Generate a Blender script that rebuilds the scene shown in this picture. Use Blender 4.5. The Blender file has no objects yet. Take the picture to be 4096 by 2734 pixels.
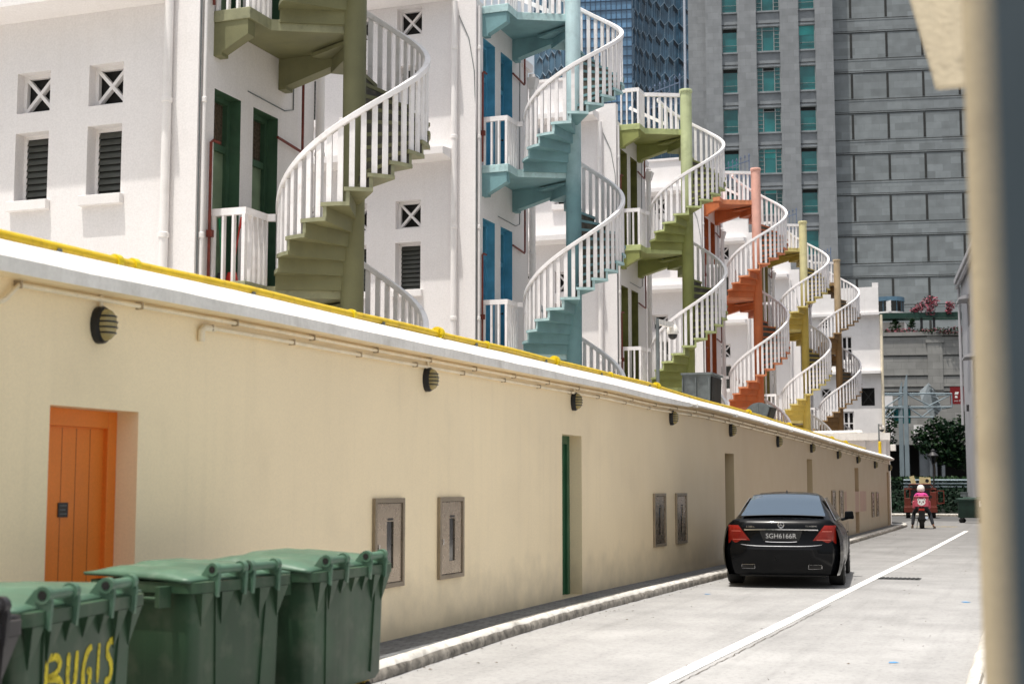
import bpy, bmesh, math, random
from math import sin, cos, pi, radians, atan2, sqrt
from mathutils import Vector, Matrix
random.seed(7)
SC = bpy.context.scene
COL = SC.collection
R = radians

# ------------------------------------------------------------------ materials
def new_mat(name):
    m = bpy.data.materials.new(name); m.use_nodes = True
    nt = m.node_tree; nt.nodes.clear()
    out = nt.nodes.new('ShaderNodeOutputMaterial')
    b = nt.nodes.new('ShaderNodeBsdfPrincipled')
    nt.links.new(b.outputs[0], out.inputs[0])
    return m, nt, b

def lin(c):
    if max(c) > 1.0: c = [v / 255 for v in c]
    return tuple(v / 12.92 if v <= .04045 else ((v + .055) / 1.055) ** 2.4 for v in c)

def M(name, col, rough=.6, var=.12, scale=1.5, streak=0.0, bump=.0, bscale=60, metal=0.0, spec=.4,
      dirt=None, dirt_amt=.5, fine=.05, top_col=None, top_z=(8.5, 10.5), coat=0, basedirt=0.0, ygrad=None):
    """procedural paint / plaster / metal. col is linear rgb."""
    m, nt, b = new_mat(name)
    N, L = nt.nodes.new, nt.links.new
    geo = N('ShaderNodeNewGeometry')
    def noise(sc, det=4, src=None):
        n = N('ShaderNodeTexNoise'); n.inputs['Scale'].default_value = sc; n.inputs['Detail'].default_value = det
        L(src or geo.outputs['Position'], n.inputs['Vector']); return n.outputs['Fac']
    def mix(fac, a, c):
        mx = N('ShaderNodeMix'); mx.data_type = 'RGBA'
        if isinstance(fac, float): mx.inputs[0].default_value = fac
        else: L(fac, mx.inputs[0])
        for s, v in ((6, a), (7, c)):
            if isinstance(v, tuple): mx.inputs[s].default_value = (*v[:3], 1)
            else: L(v, mx.inputs[s])
        return mx.outputs[2]
    def ramp(x, a, c):
        r = N('ShaderNodeMapRange'); r.inputs[1].default_value = a; r.inputs[2].default_value = c
        L(x, r.inputs[0]); return r.outputs[0]
    base = tuple(col)
    c = base
    if top_col:
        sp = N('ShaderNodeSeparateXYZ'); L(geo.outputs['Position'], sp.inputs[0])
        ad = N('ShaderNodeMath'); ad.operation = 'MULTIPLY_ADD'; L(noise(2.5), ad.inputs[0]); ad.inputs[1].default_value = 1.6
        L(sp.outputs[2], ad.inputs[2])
        c = mix(ramp(ad.outputs[0], top_z[0] + .8, top_z[1] + .8), base, tuple(top_col))  # blends to a second, paler colour with height
    if var:
        hi = tuple(min(1, v * (1 + var)) for v in base); lo = tuple(v * (1 - var) for v in base)
        if top_col:
            n = ramp(noise(scale), .3, .7)
            dk = N('ShaderNodeMix'); dk.data_type = 'RGBA'; dk.blend_type = 'MULTIPLY'; dk.inputs[0].default_value = 1
            L(c, dk.inputs[6]); L(mix(n, (1 - var,) * 3, (1 + var * .5,) * 3), dk.inputs[7]); c = dk.outputs[2]
        else:
            c = mix(ramp(noise(scale), .3, .7), lo, hi)
    if fine:
        f = ramp(noise(bscale * 1.3, 2), .3, .7)
        dk = N('ShaderNodeMix'); dk.data_type = 'RGBA'; dk.blend_type = 'MULTIPLY'; dk.inputs[0].default_value = 1
        if isinstance(c, tuple): dk.inputs[6].default_value = (*c, 1)
        else: L(c, dk.inputs[6])
        L(mix(f, (1 - fine,) * 3, (1 + fine,) * 3), dk.inputs[7]); c = dk.outputs[2]
    if streak:
        mp = N('ShaderNodeMapping'); mp.inputs['Scale'].default_value = (5, 5, .35); L(geo.outputs['Position'], mp.inputs[0])
        s = noise(1.6, 5, mp.outputs[0])
        s2 = N('ShaderNodeMath'); s2.operation = 'MULTIPLY'; L(ramp(s, .52, .78), s2.inputs[0]); s2.inputs[1].default_value = streak
        c = mix(s2.outputs[0], c, tuple(dirt or tuple(v * .45 for v in base)))
    if dirt:
        d = N('ShaderNodeMath'); d.operation = 'MULTIPLY'; L(ramp(noise(scale * 2.3, 8), .55, .75), d.inputs[0]); d.inputs[1].default_value = dirt_amt
        c = mix(d.outputs[0], c, tuple(dirt))
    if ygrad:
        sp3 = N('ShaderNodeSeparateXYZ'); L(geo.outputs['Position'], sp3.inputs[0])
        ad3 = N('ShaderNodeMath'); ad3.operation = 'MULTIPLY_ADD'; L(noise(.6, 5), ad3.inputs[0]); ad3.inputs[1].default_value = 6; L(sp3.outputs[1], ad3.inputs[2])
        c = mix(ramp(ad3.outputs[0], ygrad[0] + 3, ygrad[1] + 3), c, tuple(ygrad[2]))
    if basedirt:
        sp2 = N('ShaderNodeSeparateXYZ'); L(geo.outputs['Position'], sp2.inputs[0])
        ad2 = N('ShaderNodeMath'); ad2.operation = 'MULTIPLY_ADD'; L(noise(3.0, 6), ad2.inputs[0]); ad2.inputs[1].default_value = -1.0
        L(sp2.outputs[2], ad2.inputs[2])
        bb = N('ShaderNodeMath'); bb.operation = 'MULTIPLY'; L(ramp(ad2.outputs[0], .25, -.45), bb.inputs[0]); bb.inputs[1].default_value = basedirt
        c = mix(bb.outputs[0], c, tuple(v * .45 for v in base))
    if isinstance(c, tuple): b.inputs['Base Color'].default_value = (*c, 1)
    else: L(c, b.inputs['Base Color'])
    rr = N('ShaderNodeMapRange'); rr.inputs[3].default_value = max(0.02, rough - .08); rr.inputs[4].default_value = min(1, rough + .12)
    L(noise(scale * 4), rr.inputs[0]); L(rr.outputs[0], b.inputs['Roughness'])
    b.inputs['Metallic'].default_value = metal
    b.inputs['Specular IOR Level'].default_value = spec
    if coat:
        b.inputs['Coat Weight'].default_value = coat; b.inputs['Coat Roughness'].default_value = .04
    if bump:
        bp = N('ShaderNodeBump'); bp.inputs['Strength'].default_value = bump; bp.inputs['Distance'].default_value = .01
        L(noise(bscale, 5), bp.inputs['Height']); L(bp.outputs[0], b.inputs['Normal'])
    return m

def stone(name, col, bw, bh, var=.25, mort=.5):
    """stone cladding in courses, on faces whose local X runs along the face and Z is up"""
    m, nt, b = new_mat(name)
    N, L = nt.nodes.new, nt.links.new
    tc = N('ShaderNodeTexCoord'); sp = N('ShaderNodeSeparateXYZ'); cb = N('ShaderNodeCombineXYZ')
    L(tc.outputs['Object'], sp.inputs[0])
    ax = N('ShaderNodeMath'); ax.operation = 'ADD'; L(sp.outputs[0], ax.inputs[0]); L(sp.outputs[1], ax.inputs[1])
    L(ax.outputs[0], cb.inputs[0]); L(sp.outputs[2], cb.inputs[1])
    br = N('ShaderNodeTexBrick'); L(cb.outputs[0], br.inputs[0])
    br.inputs['Scale'].default_value = 1; br.inputs['Brick Width'].default_value = bw; br.inputs['Row Height'].default_value = bh
    br.inputs['Mortar Size'].default_value = .012; br.inputs['Bias'].default_value = 0; br.inputs['Mortar Smooth'].default_value = .3
    br.inputs['Color1'].default_value = (*[v * (1 - var) for v in col], 1)
    br.inputs['Color2'].default_value = (*[v * (1 + var * .6) for v in col], 1)
    br.inputs['Mortar'].default_value = (*[v * mort for v in col], 1)
    n = N('ShaderNodeTexNoise'); n.inputs['Scale'].default_value = 1.2; n.inputs['Detail'].default_value = 8; L(tc.outputs['Object'], n.inputs['Vector'])
    mr = N('ShaderNodeMapRange'); L(n.outputs['Fac'], mr.inputs[0]); mr.inputs[3].default_value = .7; mr.inputs[4].default_value = 1.3
    mx = N('ShaderNodeMix'); mx.data_type = 'RGBA'; mx.blend_type = 'MULTIPLY'; mx.inputs[0].default_value = 1
    L(br.outputs[0], mx.inputs[6]); L(mr.outputs[0], mx.inputs[7]); L(mx.outputs[2], b.inputs['Base Color'])
    b.inputs['Roughness'].default_value = .55
    return m

MT = {}
MT['white'] = M('white_wall', (.765, .738, .732), .75, .03, .6, streak=.10, dirt=(.50, .46, .42), dirt_amt=.13, bump=.12, bscale=30)
MT['whitetrim'] = M('white_trim', (.78, .755, .745), .65, .05, 1.5, streak=.10, dirt=(.4, .37, .33), dirt_amt=.15, bump=.08)
MT['rail'] = M('white_rail_paint', (.85, .825, .825), .5, .07, 3, dirt=(.30, .24, .18), dirt_amt=.22, streak=.10, bump=.08)
MT['grime'] = M('worn_stair_concrete', (.098, .091, .074), .85, .35, 5, dirt=(.20, .19, .16), dirt_amt=.35, bump=.3)
def paint(n, c, f, top_z=(8.6, 10.6), ed=None):
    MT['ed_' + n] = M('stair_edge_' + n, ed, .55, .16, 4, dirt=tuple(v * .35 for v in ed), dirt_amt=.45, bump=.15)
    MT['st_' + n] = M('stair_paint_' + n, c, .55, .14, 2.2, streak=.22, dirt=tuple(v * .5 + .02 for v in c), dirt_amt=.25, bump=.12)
    MT['co_' + n] = M('column_paint_' + n, c, .55, .14, 2.2, top_col=f, top_z=top_z, streak=.18, dirt=tuple(v * .5 + .02 for v in c), dirt_amt=.2, bump=.12)
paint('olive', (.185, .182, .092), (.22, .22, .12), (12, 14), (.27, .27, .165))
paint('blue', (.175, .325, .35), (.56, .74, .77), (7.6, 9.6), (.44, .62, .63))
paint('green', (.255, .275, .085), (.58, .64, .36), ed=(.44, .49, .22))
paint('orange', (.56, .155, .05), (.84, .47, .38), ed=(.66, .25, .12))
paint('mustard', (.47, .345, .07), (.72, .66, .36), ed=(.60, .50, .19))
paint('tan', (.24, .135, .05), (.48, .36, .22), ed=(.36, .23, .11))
MT['dr_green'] = M('door_dark_green', (.052, .110, .064), .4, .2, 3, dirt=(.08, .12, .08), dirt_amt=.3)
MT['dl_green'] = M('door_leaf_sage', (.19, .26, .165), .45, .2, 3, dirt=(.08, .10, .06), dirt_amt=.3)
MT['dr_blue'] = M('door_bright_blue', (.095, .33, .49), .4, .2, 3)
MT['dl_blue'] = M('door_leaf_blue', (.08, .34, .52), .4, .2, 3)
MT['dr_moss'] = M('door_moss_green', (.16, .16, .05), .4, .2, 3)
MT['dl_moss'] = M('door_leaf_moss', (.13, .145, .04), .4, .2, 3)
MT['dr_rust'] = M('door_rust_orange', (.40, .11, .035), .4, .2, 3)
MT['dl_rust'] = M('door_leaf_rust', (.28, .07, .025), .4, .2, 3)
MT['dr_ochre'] = M('door_ochre', (.30, .25, .10), .4, .2, 3)
MT['dl_ochre'] = M('door_leaf_ochre', (.22, .18, .07), .4, .2, 3)
MT['dr_brown'] = M('door_brown', (.16, .09, .035), .4, .2, 3)
MT['dl_brown'] = M('door_leaf_brown', (.11, .06, .03), .4, .2, 3)
MT['dark'] = M('dark_opening', (.012, .011, .010), .8, .2)
MT['louvre'] = M('louvre_slat', (.055, .058, .05), .45, .2, 6)
MT['screen'] = M('rusted_mesh', (.10, .075, .05), .6, .5, 30)
MT['redpipe'] = M('red_oxide_pipe', (.16, .030, .018), .5, .3, 8)
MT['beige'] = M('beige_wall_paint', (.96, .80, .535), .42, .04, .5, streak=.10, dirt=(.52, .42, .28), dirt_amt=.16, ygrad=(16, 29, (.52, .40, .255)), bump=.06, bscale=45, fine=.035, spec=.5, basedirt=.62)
MT['coping'] = M('coping_white', (.80, .775, .735), .7, .08, 1.4, dirt=(.36, .33, .28), dirt_amt=.36, streak=.25, bump=.25, bscale=25)
MT['yellow'] = M('yellow_gas_pipe', (.66, .45, .012), .38, .12, 6, dirt=(.30, .17, .02), dirt_amt=.55)
MT['yellowf'] = M('yellow_flange', (.72, .55, .01), .4, .12, 9, dirt=(.35, .2, .02), dirt_amt=.4)
MT['conduit'] = M('conduit_beige', (.84, .74, .56), .5, .1, 4, dirt=(.5, .42, .3), dirt_amt=.3)
MT['clip'] = M('clip_brown', (.40, .32, .22), .6, .3, 8)
MT['iron'] = M('dark_iron', (.035, .034, .036), .5, .3, 8)
MT['spike'] = M('blue_grey_iron', (.10, .14, .22), .5, .3, 8)
MT['lampblk'] = M('lamp_black', (.012, .013, .015), .3, .2, 8)
MT['lens'] = M('lamp_lens', (.36, .29, .13), .15, .15, 20)
MT['steel'] = M('cabinet_steel', (.44, .365, .285), .26, .12, 3, metal=.85, fine=.03)
MT['steelframe'] = M('cabinet_frame', (.30, .245, .18), .4, .15, 3, metal=.5)
MT['glassdk'] = M('dark_glass', (.010, .011, .012), .06, .3, 6, spec=.7)
MT['orange'] = M('orange_door', (.86, .235, .03), .42, .08, 1.5, streak=.10, bump=.06)
MT['orangedk'] = M('orange_door_groove', (.35, .07, .012), .5, .1, 3)
MT['greendoor'] = M('green_lane_door', (.025, .095, .045), .4, .2, 3)
MT['greygreen'] = M('grey_green_door', (.22, .21, .12), .5, .2, 3)
MT['rustdoor'] = M('rust_lane_door', (.42, .19, .06), .5, .2, 3)
MT['kerb'] = M('kerb_white', (.58, .555, .51), .85, .22, 3, bump=.7, bscale=18, dirt=(.15, .14, .12), dirt_amt=.55)
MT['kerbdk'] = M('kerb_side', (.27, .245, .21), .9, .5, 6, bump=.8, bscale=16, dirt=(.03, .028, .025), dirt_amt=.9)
MT['binG'] = M('bin_green', (.024, .060, .030), .48, .28, 2.5, dirt=(.15, .165, .12), dirt_amt=.30, streak=.22, spec=.45)
MT['binL'] = M('bin_lid_green', (.066, .135, .088), .46, .22, 3, dirt=(.28, .31, .26), dirt_amt=.28, spec=.5)
MT['binK'] = M('bin_charcoal', (.035, .033, .036), .45, .3, 3, dirt=(.10, .1, .1), dirt_amt=.3)
MT['rubber'] = M('rubber', (.014, .014, .014), .75, .3, 8)
MT['castor'] = M('castor_yellow', (.45, .30, .04), .5, .3, 8)
MT['bindk'] = M('bin_dark_green', (.010, .032, .022), .5, .2, 3)
MT['platetx'] = M('plate_letter_grey', (.42, .42, .42), .5, .05)
MT['panda'] = M('logo_maroon', (.16, .02, .04), .6, .1)
MT['spray'] = M('yellow_spray_paint', (.58, .47, .015), .6, .3, 14)
MT['carblk'] = M('car_paint_black', (.003, .0034, .0042), .22, 0, 1, spec=.10, coat=.14, fine=0)
MT['carglass'] = M('car_glass', (.04, .066, .098), .08, 0, 1, spec=1.0, fine=0, coat=.6)
MT['chrome'] = M('chrome', (.75, .75, .76), .10, .05, 8, metal=1)
MT['tail'] = M('tail_light_red', (.21, .011, .006), .2, .15, 30, spec=.3, coat=.12)
MT['tailhi'] = M('tail_light_band', (.48, .11, .08), .2, .1, 20, spec=.6)
MT['plateblk'] = M('plate_black', (.010, .010, .011), .4, .1)
MT['platew'] = M('plate_white', (.78, .78, .76), .5, .05)
MT['rim'] = M('alloy_rim', (.38, .38, .39), .25, .1, metal=.9)
MT['trim'] = M('black_trim', (.012, .012, .012), .5, .2)
MT['road'] = None
MT['line'] = M('white_road_paint', (.88, .865, .83), .7, .05, 4, dirt=(.55, .52, .48), dirt_amt=.3, bump=.2)
MT['galv'] = M('galvanised_sheet', (.155, .175, .18), .5, .25, 5, metal=.3, dirt=(.12, .12, .11), dirt_amt=.4)
MT['greywall'] = M('grey_building_wall', (.42, .415, .43), .75, .08, .7, streak=.18, bump=.1)
MT['cream'] = M('cream_pillar_paint', (.45, .37, .245), .6, .10, 2.5, dirt=(.22, .165, .10), dirt_amt=.35, bump=.1)
MT['creamd'] = M('stained_cream_bracket', (.60, .52, .38), .7, .10, 4, dirt=(.07, .045, .025), dirt_amt=.75, bump=.3)
MT['slate'] = M('blue_grey_door_paint', (.025, .039, .049), .55, .25, 3)
MT['stone'] = stone('grey_granite', (.232, .245, .258), .9, .6, .13, .78)
MT['stone2'] = stone('grey_granite_wing', (.205, .228, .238), 1.3, .62, .20, .78)
MT['stone3'] = stone('podium_stone', (.27, .265, .25), 1.1, .55, .12, .6)
MT['stonesm'] = M('granite_trim', (.225, .245, .262), .6, .15, 1.5)
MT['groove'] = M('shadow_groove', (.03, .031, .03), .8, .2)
MT['teal'] = M('teal_window_glass', (.012, .135, .14), .10, .45, .45, spec=.7)
MT['teal2'] = M('teal_window_blind', (.03, .30, .29), .3, .2, .8, spec=.5)
MT['tealfr'] = M('window_frame_grey', (.30, .33, .33), .4, .1)
MT['blueglass'] = M('tower_blue_glass', (.13, .27, .44), .10, .35, .25, spec=.8)
MT['bluedk'] = M('tower_chevron_shade', (.014, .024, .035), .3, .3)
MT['blueglass2'] = M('tower_dim_glass', (.055, .125, .19), .12, .5, .3, spec=.8)
MT['mull'] = M('tower_mullion', (.05, .085, .14), .4, .2)
MT['mullw'] = M('tower_bright_mullion', (.25, .33, .41), .35, .1)
MT['gantry'] = M('gantry_pale_blue', (.235, .29, .32), .4, .1, 2)
MT['redsign'] = M('red_sign', (.19, .010, .012), .4, .1)
MT['bark'] = M('bark', (.10, .07, .045), .9, .4, 6, bump=.5)
MT['leaf'] = M('leaf_dark', (.007, .021, .010), .5, .5, 1.2, spec=.08)
MT['leaf2'] = M('leaf_mid', (.018, .042, .014), .5, .5, 1.2, spec=.08)
MT['boug'] = M('bougainvillea', (.34, .075, .11), .6, .5, 1.5)
MT['hedge'] = M('hedge_leaf', (.004, .013, .006), .6, .6, .6, spec=.08)
MT['soil'] = M('verge_soil', (.008, .011, .007), .9, .4, 1)
MT['pink'] = M('bag_pink', (.50, .085, .13), .5, .12, 4)
MT['shirt'] = M('pink_shirt', (.56, .05, .25), .75, .12, 6)
MT['skin'] = M('skin', (.34, .17, .10), .5, .1, 6)
MT['trouser'] = M('dark_trousers', (.018, .020, .026), .8, .3, 6)
MT['helmet'] = M('white_helmet', (.78, .75, .70), .25, .05, 4)
MT['bike'] = M('bike_black', (.010, .010, .011), .3, .3, 8)
MT['truckred'] = M('truck_red', (.13, .022, .012), .45, .2, 3, dirt=(.15, .03, .015), dirt_amt=.4)
MT['cardboard'] = M('cream_box', (.58, .48, .26), .7, .15, 4)
MT['greensteel'] = M('green_steel', (.010, .042, .030), .45, .2, 3)
MT['redplas'] = M('red_plastic', (.40, .024, .016), .4, .1)
MT['grnplas'] = M('green_plastic', (.02, .26, .10), .4, .1)
MT['paver'] = None
MT['crack'] = M('crack_dirt', (.10, .085, .07), .9, .4, 6)

def road_mat(name, base, kind):
    m, nt, b = new_mat(name)
    N, L = nt.nodes.new, nt.links.new
    geo = N('ShaderNodeNewGeometry')
    def noise(sc, det, src):
        n = N('ShaderNodeTexNoise'); n.inputs['Scale'].default_value = sc; n.inputs['Detail'].default_value = det; n.inputs['Roughness'].default_value = .65
        L(src, n.inputs['Vector']); return n.outputs['Fac']
    mp = N('ShaderNodeMapping'); mp.inputs['Scale'].default_value = (.9, .75, 1); L(geo.outputs['Position'], mp.inputs[0])
    a = noise(1.1, 6, mp.outputs[0]); f = noise(22, 6, mp.outputs[0]); g = noise(160, 3, geo.outputs['Position'])
    def ramp(x, lo, hi, c0, c1):
        r = N('ShaderNodeMapRange'); r.inputs[1].default_value = lo; r.inputs[2].default_value = hi; r.inputs[3].default_value = c0; r.inputs[4].default_value = c1
        L(x, r.inputs[0]); return r.outputs[0]
    def mul(x, y):
        q = N('ShaderNodeMath'); q.operation = 'MULTIPLY'; L(x, q.inputs[0]); L(y, q.inputs[1]); return q.outputs[0]
    v = mul(mul(ramp(a, .3, .7, .86, 1.10), ramp(f, .50, .80, 1.03, .62)), ramp(g, .3, .7, .84, 1.14))
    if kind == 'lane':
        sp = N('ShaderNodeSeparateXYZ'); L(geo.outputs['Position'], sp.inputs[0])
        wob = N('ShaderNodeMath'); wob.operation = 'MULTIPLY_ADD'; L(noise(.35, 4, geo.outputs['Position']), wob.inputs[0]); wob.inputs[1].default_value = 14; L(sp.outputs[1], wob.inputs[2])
        v = mul(v, ramp(wob.outputs[0], 18, 52, 1.06, .58))  # lane darkens with distance: shade at the far end painted into the colour
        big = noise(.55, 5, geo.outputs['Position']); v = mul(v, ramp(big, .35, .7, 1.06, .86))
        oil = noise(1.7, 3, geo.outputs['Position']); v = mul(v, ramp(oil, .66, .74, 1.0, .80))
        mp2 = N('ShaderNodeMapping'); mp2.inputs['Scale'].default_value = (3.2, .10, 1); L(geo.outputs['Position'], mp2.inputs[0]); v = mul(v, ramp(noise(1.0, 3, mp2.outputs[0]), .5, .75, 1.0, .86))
    if kind == 'paver':
        br = N('ShaderNodeTexBrick'); L(geo.outputs['Position'], br.inputs[0]); br.inputs['Scale'].default_value = 1
        br.inputs['Brick Width'].default_value = .22; br.inputs['Row Height'].default_value = .11; br.inputs['Mortar Size'].default_value = .008
        br.inputs['Color1'].default_value = (.8, .8, .8, 1); br.inputs['Color2'].default_value = (1.1, 1.1, 1.1, 1); br.inputs['Mortar'].default_value = (.35, .35, .35, 1)
        v = mul(v, br.outputs[0])
    sc = N('ShaderNodeVectorMath'); sc.operation = 'SCALE'; sc.inputs[0].default_value = base; L(v, sc.inputs['Scale'])
    L(sc.outputs[0], b.inputs['Base Color']); b.inputs['Roughness'].default_value = .8; b.inputs['Specular IOR Level'].default_value = .3
    bp = N('ShaderNodeBump'); bp.inputs['Strength'].default_value = .35; bp.inputs['Distance'].default_value = .01; L(f, bp.inputs['Height']); L(bp.outputs[0], b.inputs['Normal'])
    return m
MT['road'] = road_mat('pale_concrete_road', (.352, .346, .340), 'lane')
MT['paver'] = road_mat('grey_pavers', (.155, .16, .165), 'paver')
MT['asph'] = road_mat('street_asphalt', (.10, .10, .10), 'road')
MT['yard'] = road_mat('yard_concrete', (.58, .56, .53), 'road')

def patchy(key, lo, hi, sc):
    m = MT[key]; nt = m.node_tree; N, L = nt.nodes.new, nt.links.new
    b = [n for n in nt.nodes if n.type == 'BSDF_PRINCIPLED'][0]; out = [n for n in nt.nodes if n.type == 'OUTPUT_MATERIAL'][0]
    geo = N('ShaderNodeNewGeometry'); n = N('ShaderNodeTexNoise'); n.inputs['Scale'].default_value = sc; n.inputs['Detail'].default_value = 6; L(geo.outputs['Position'], n.inputs['Vector'])
    r = N('ShaderNodeMapRange'); r.inputs[1].default_value = lo; r.inputs[2].default_value = hi; L(n.outputs['Fac'], r.inputs[0])
    t = N('ShaderNodeBsdfTransparent'); mx = N('ShaderNodeMixShader'); L(r.outputs[0], mx.inputs[0]); L(b.outputs[0], mx.inputs[1]); L(t.outputs[0], mx.inputs[2]); L(mx.outputs[0], out.inputs[0])
patchy('spray', .56, .74, 45)
patchy('line', .57, .68, 18)

# ------------------------------------------------------------------ mesh builder
class MB:
    def __init__(s): s.v = []; s.f = []; s.m = []
    def add(s, vs, fs, m=0):
        o = len(s.v); s.v += [tuple(p) for p in vs]
        for f in fs: s.f.append(tuple(i + o for i in f)); s.m.append(m)
        return s
    def hexa(s, p, m=0):   # 8 points: bottom ring, top ring
        return s.add(p, [(3, 2, 1, 0), (4, 5, 6, 7), (0, 1, 5, 4), (1, 2, 6, 5), (2, 3, 7, 6), (3, 0, 4, 7)], m)
    def box(s, x0, y0, z0, x1, y1, z1, m=0):
        return s.hexa([(x0, y0, z0), (x1, y0, z0), (x1, y1, z0), (x0, y1, z0), (x0, y0, z1), (x1, y0, z1), (x1, y1, z1), (x0, y1, z1)], m)
    def bar(s, a, b, w, h, m=0, up=(0, 0, 1)):
        a, b = Vector(a), Vector(b); d = (b - a).normalized(); u = Vector(up)
        if abs(d.dot(u)) > .98: u = Vector((1, 0, 0))
        x = d.cross(u).normalized(); z = x.cross(d).normalized()
        r = lambda c: [c - x * w / 2 - z * h / 2, c + x * w / 2 - z * h / 2, c + x * w / 2 + z * h / 2, c - x * w / 2 + z * h / 2]
        return s.hexa(r(a) + r(b), m)
    def prism(s, poly, z0, z1, m=0, tf=None):
        n = len(poly); f = tf or (lambda x, y, z: (x, y, z))
        vs = [f(x, y, z0) for x, y in poly] + [f(x, y, z1) for x, y in poly]
        return s.add(vs, [tuple(range(n - 1, -1, -1)), tuple(range(n, 2 * n))] + [(i, (i + 1) % n, n + (i + 1) % n, n + i) for i in range(n)], m)
    def tube(s, path, r, n=8, m=0, cap=True, closed=False):
        P = [Vector(p) for p in path]; k = len(P); vs = []; fr = None
        for i, p in enumerate(P):
            if closed: d = P[(i + 1) % k] - P[i - 1]
            else: d = P[min(i + 1, k - 1)] - P[max(i - 1, 0)]
            d.normalize()
            if fr is None:
                t = Vector((0, 0, 1)) if abs(d.z) < .9 else Vector((1, 0, 0)); fr = d.cross(t).normalized()
            else: fr = (fr - d * fr.dot(d)).normalized()
            g = d.cross(fr); rr = r[i] if isinstance(r, (list, tuple)) else r
            vs += [p + (fr * cos(2 * pi * j / n) + g * sin(2 * pi * j / n)) * rr for j in range(n)]
        fs = []
        for i in range(k if closed else k - 1):
            a, b = i * n, ((i + 1) % k) * n
            fs += [(a + j, a + (j + 1) % n, b + (j + 1) % n, b + j) for j in range(n)]
        if cap and not closed: fs += [tuple(range(n - 1, -1, -1)), tuple((k - 1) * n + j for j in range(n))]
        return s.add(vs, fs, m)
    def sweep(s, path, w, h, m=0):   # rectangular rail, section kept upright
        P = [Vector(p) for p in path]; k = len(P); vs = []
        for i, p in enumerate(P):
            d = P[min(i + 1, k - 1)] - P[max(i - 1, 0)]; d.z = 0; d.normalize(); x = Vector((d.y, -d.x, 0)); z = Vector((0, 0, 1))
            vs += [p - x * w / 2 - z * h / 2, p + x * w / 2 - z * h / 2, p + x * w / 2 + z * h / 2, p - x * w / 2 + z * h / 2]
        fs = [(3, 2, 1, 0), tuple(4 * (k - 1) + j for j in range(4))]
        for i in range(k - 1): fs += [(4 * i + j, 4 * i + (j + 1) % 4, 4 * i + 4 + (j + 1) % 4, 4 * i + 4 + j) for j in range(4)]
        return s.add(vs, fs, m)
    def lathe(s, prof, n=16, m=0, c=(0, 0, 0), axis='z'):
        vs = []
        for r, z in prof:
            for j in range(n):
                a = 2 * pi * j / n; p = (r * cos(a), r * sin(a), z)
                if axis == 'x': p = (p[2], p[0], p[1])
                if axis == 'y': p = (p[0], p[2], p[1])
                vs.append((p[0] + c[0], p[1] + c[1], p[2] + c[2]))
        k = len(prof)
        fs = [(i * n + j, i * n + (j + 1) % n, (i + 1) * n + (j + 1) % n, (i + 1) * n + j) for i in range(k - 1) for j in range(n)]
        if prof[0][0] > 1e-4: fs.append(tuple(range(n - 1, -1, -1)))
        if prof[-1][0] > 1e-4: fs.append(tuple((k - 1) * n + j for j in range(n)))
        return s.add(vs, fs, m)
    def grid(s, fn, nu, nv, m=0):
        vs = [fn(i / nu, j / nv) for j in range(nv + 1) for i in range(nu + 1)]
        return s.add(vs, [(j * (nu + 1) + i, j * (nu + 1) + i + 1, (j + 1) * (nu + 1) + i + 1, (j + 1) * (nu + 1) + i) for j in range(nv) for i in range(nu)], m)
    def holed(s, o, u, v, n, U0, U1, V0, V1, holes, depth, m=0, mr=None):
        """wall face o + u*U + v*V facing n with rectangular holes (u0,u1,v0,v1) whose reveals run depth behind it"""
        o, u, v, n = Vector(o), Vector(u), Vector(v), Vector(n)
        us = sorted({U0, U1} | {h[i] for h in holes for i in (0, 1)}); vv = sorted({V0, V1} | {h[i] for h in holes for i in (2, 3)})
        P = lambda a, b, d=0: o + u * a + v * b - n * d
        fl = u.cross(v).dot(n) < 0
        def q(p, mm): s.add(p, [(3, 2, 1, 0) if fl else (0, 1, 2, 3)], mm)
        for a0, a1 in zip(us, us[1:]):
            for b0, b1 in zip(vv, vv[1:]):
                ca, cb = (a0 + a1) / 2, (b0 + b1) / 2
                if any(h[0] < ca < h[1] and h[2] < cb < h[3] for h in holes): continue
                q([P(a0, b0), P(a1, b0), P(a1, b1), P(a0, b1)], m)
        for h in holes:
            a0, a1, b0, b1 = h[:4]; d = depth; k = m if mr is None else mr
            q([P(a0, b0), P(a0, b1), P(a0, b1, d), P(a0, b0, d)][::-1], k); q([P(a1, b0), P(a1, b0, d), P(a1, b1, d), P(a1, b1)][::-1], k)
            q([P(a0, b1), P(a1, b1), P(a1, b1, d), P(a0, b1, d)][::-1], k); q([P(a0, b0), P(a0, b0, d), P(a1, b0, d), P(a1, b0)][::-1], k)
        return s
    def build(s, name, mats, parent=None, smooth=False, bevel=0, seg=2, fix=True, loc=None, weld=False, ang=40):
        me = bpy.data.meshes.new(name); me.from_pydata(s.v, [], s.f)
        ms = mats if isinstance(mats, (list, tuple)) else [mats]
        for k in ms: me.materials.append(MT[k] if isinstance(k, str) else k)
        for p, i in zip(me.polygons, s.m): p.material_index = min(i, len(ms) - 1)
        if fix or weld:
            bm = bmesh.new(); bm.from_mesh(me)
            if weld: bmesh.ops.remove_doubles(bm, verts=bm.verts, dist=1e-4)
            if fix: bmesh.ops.recalc_face_normals(bm, faces=bm.faces)
            bm.to_mesh(me); bm.free()
        if smooth:
            for p in me.polygons: p.use_smooth = True
            try: me.set_sharp_from_angle(angle=R(ang))
            except Exception: pass
        ob = bpy.data.objects.new(name, me); COL.objects.link(ob)
        if loc: ob.location = loc
        if parent: ob.parent = parent
        if bevel:
            b = ob.modifiers.new('bevel', 'BEVEL'); b.width = bevel; b.segments = seg; b.limit_method = 'ANGLE'; b.angle_limit = R(40)
        return ob

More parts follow.
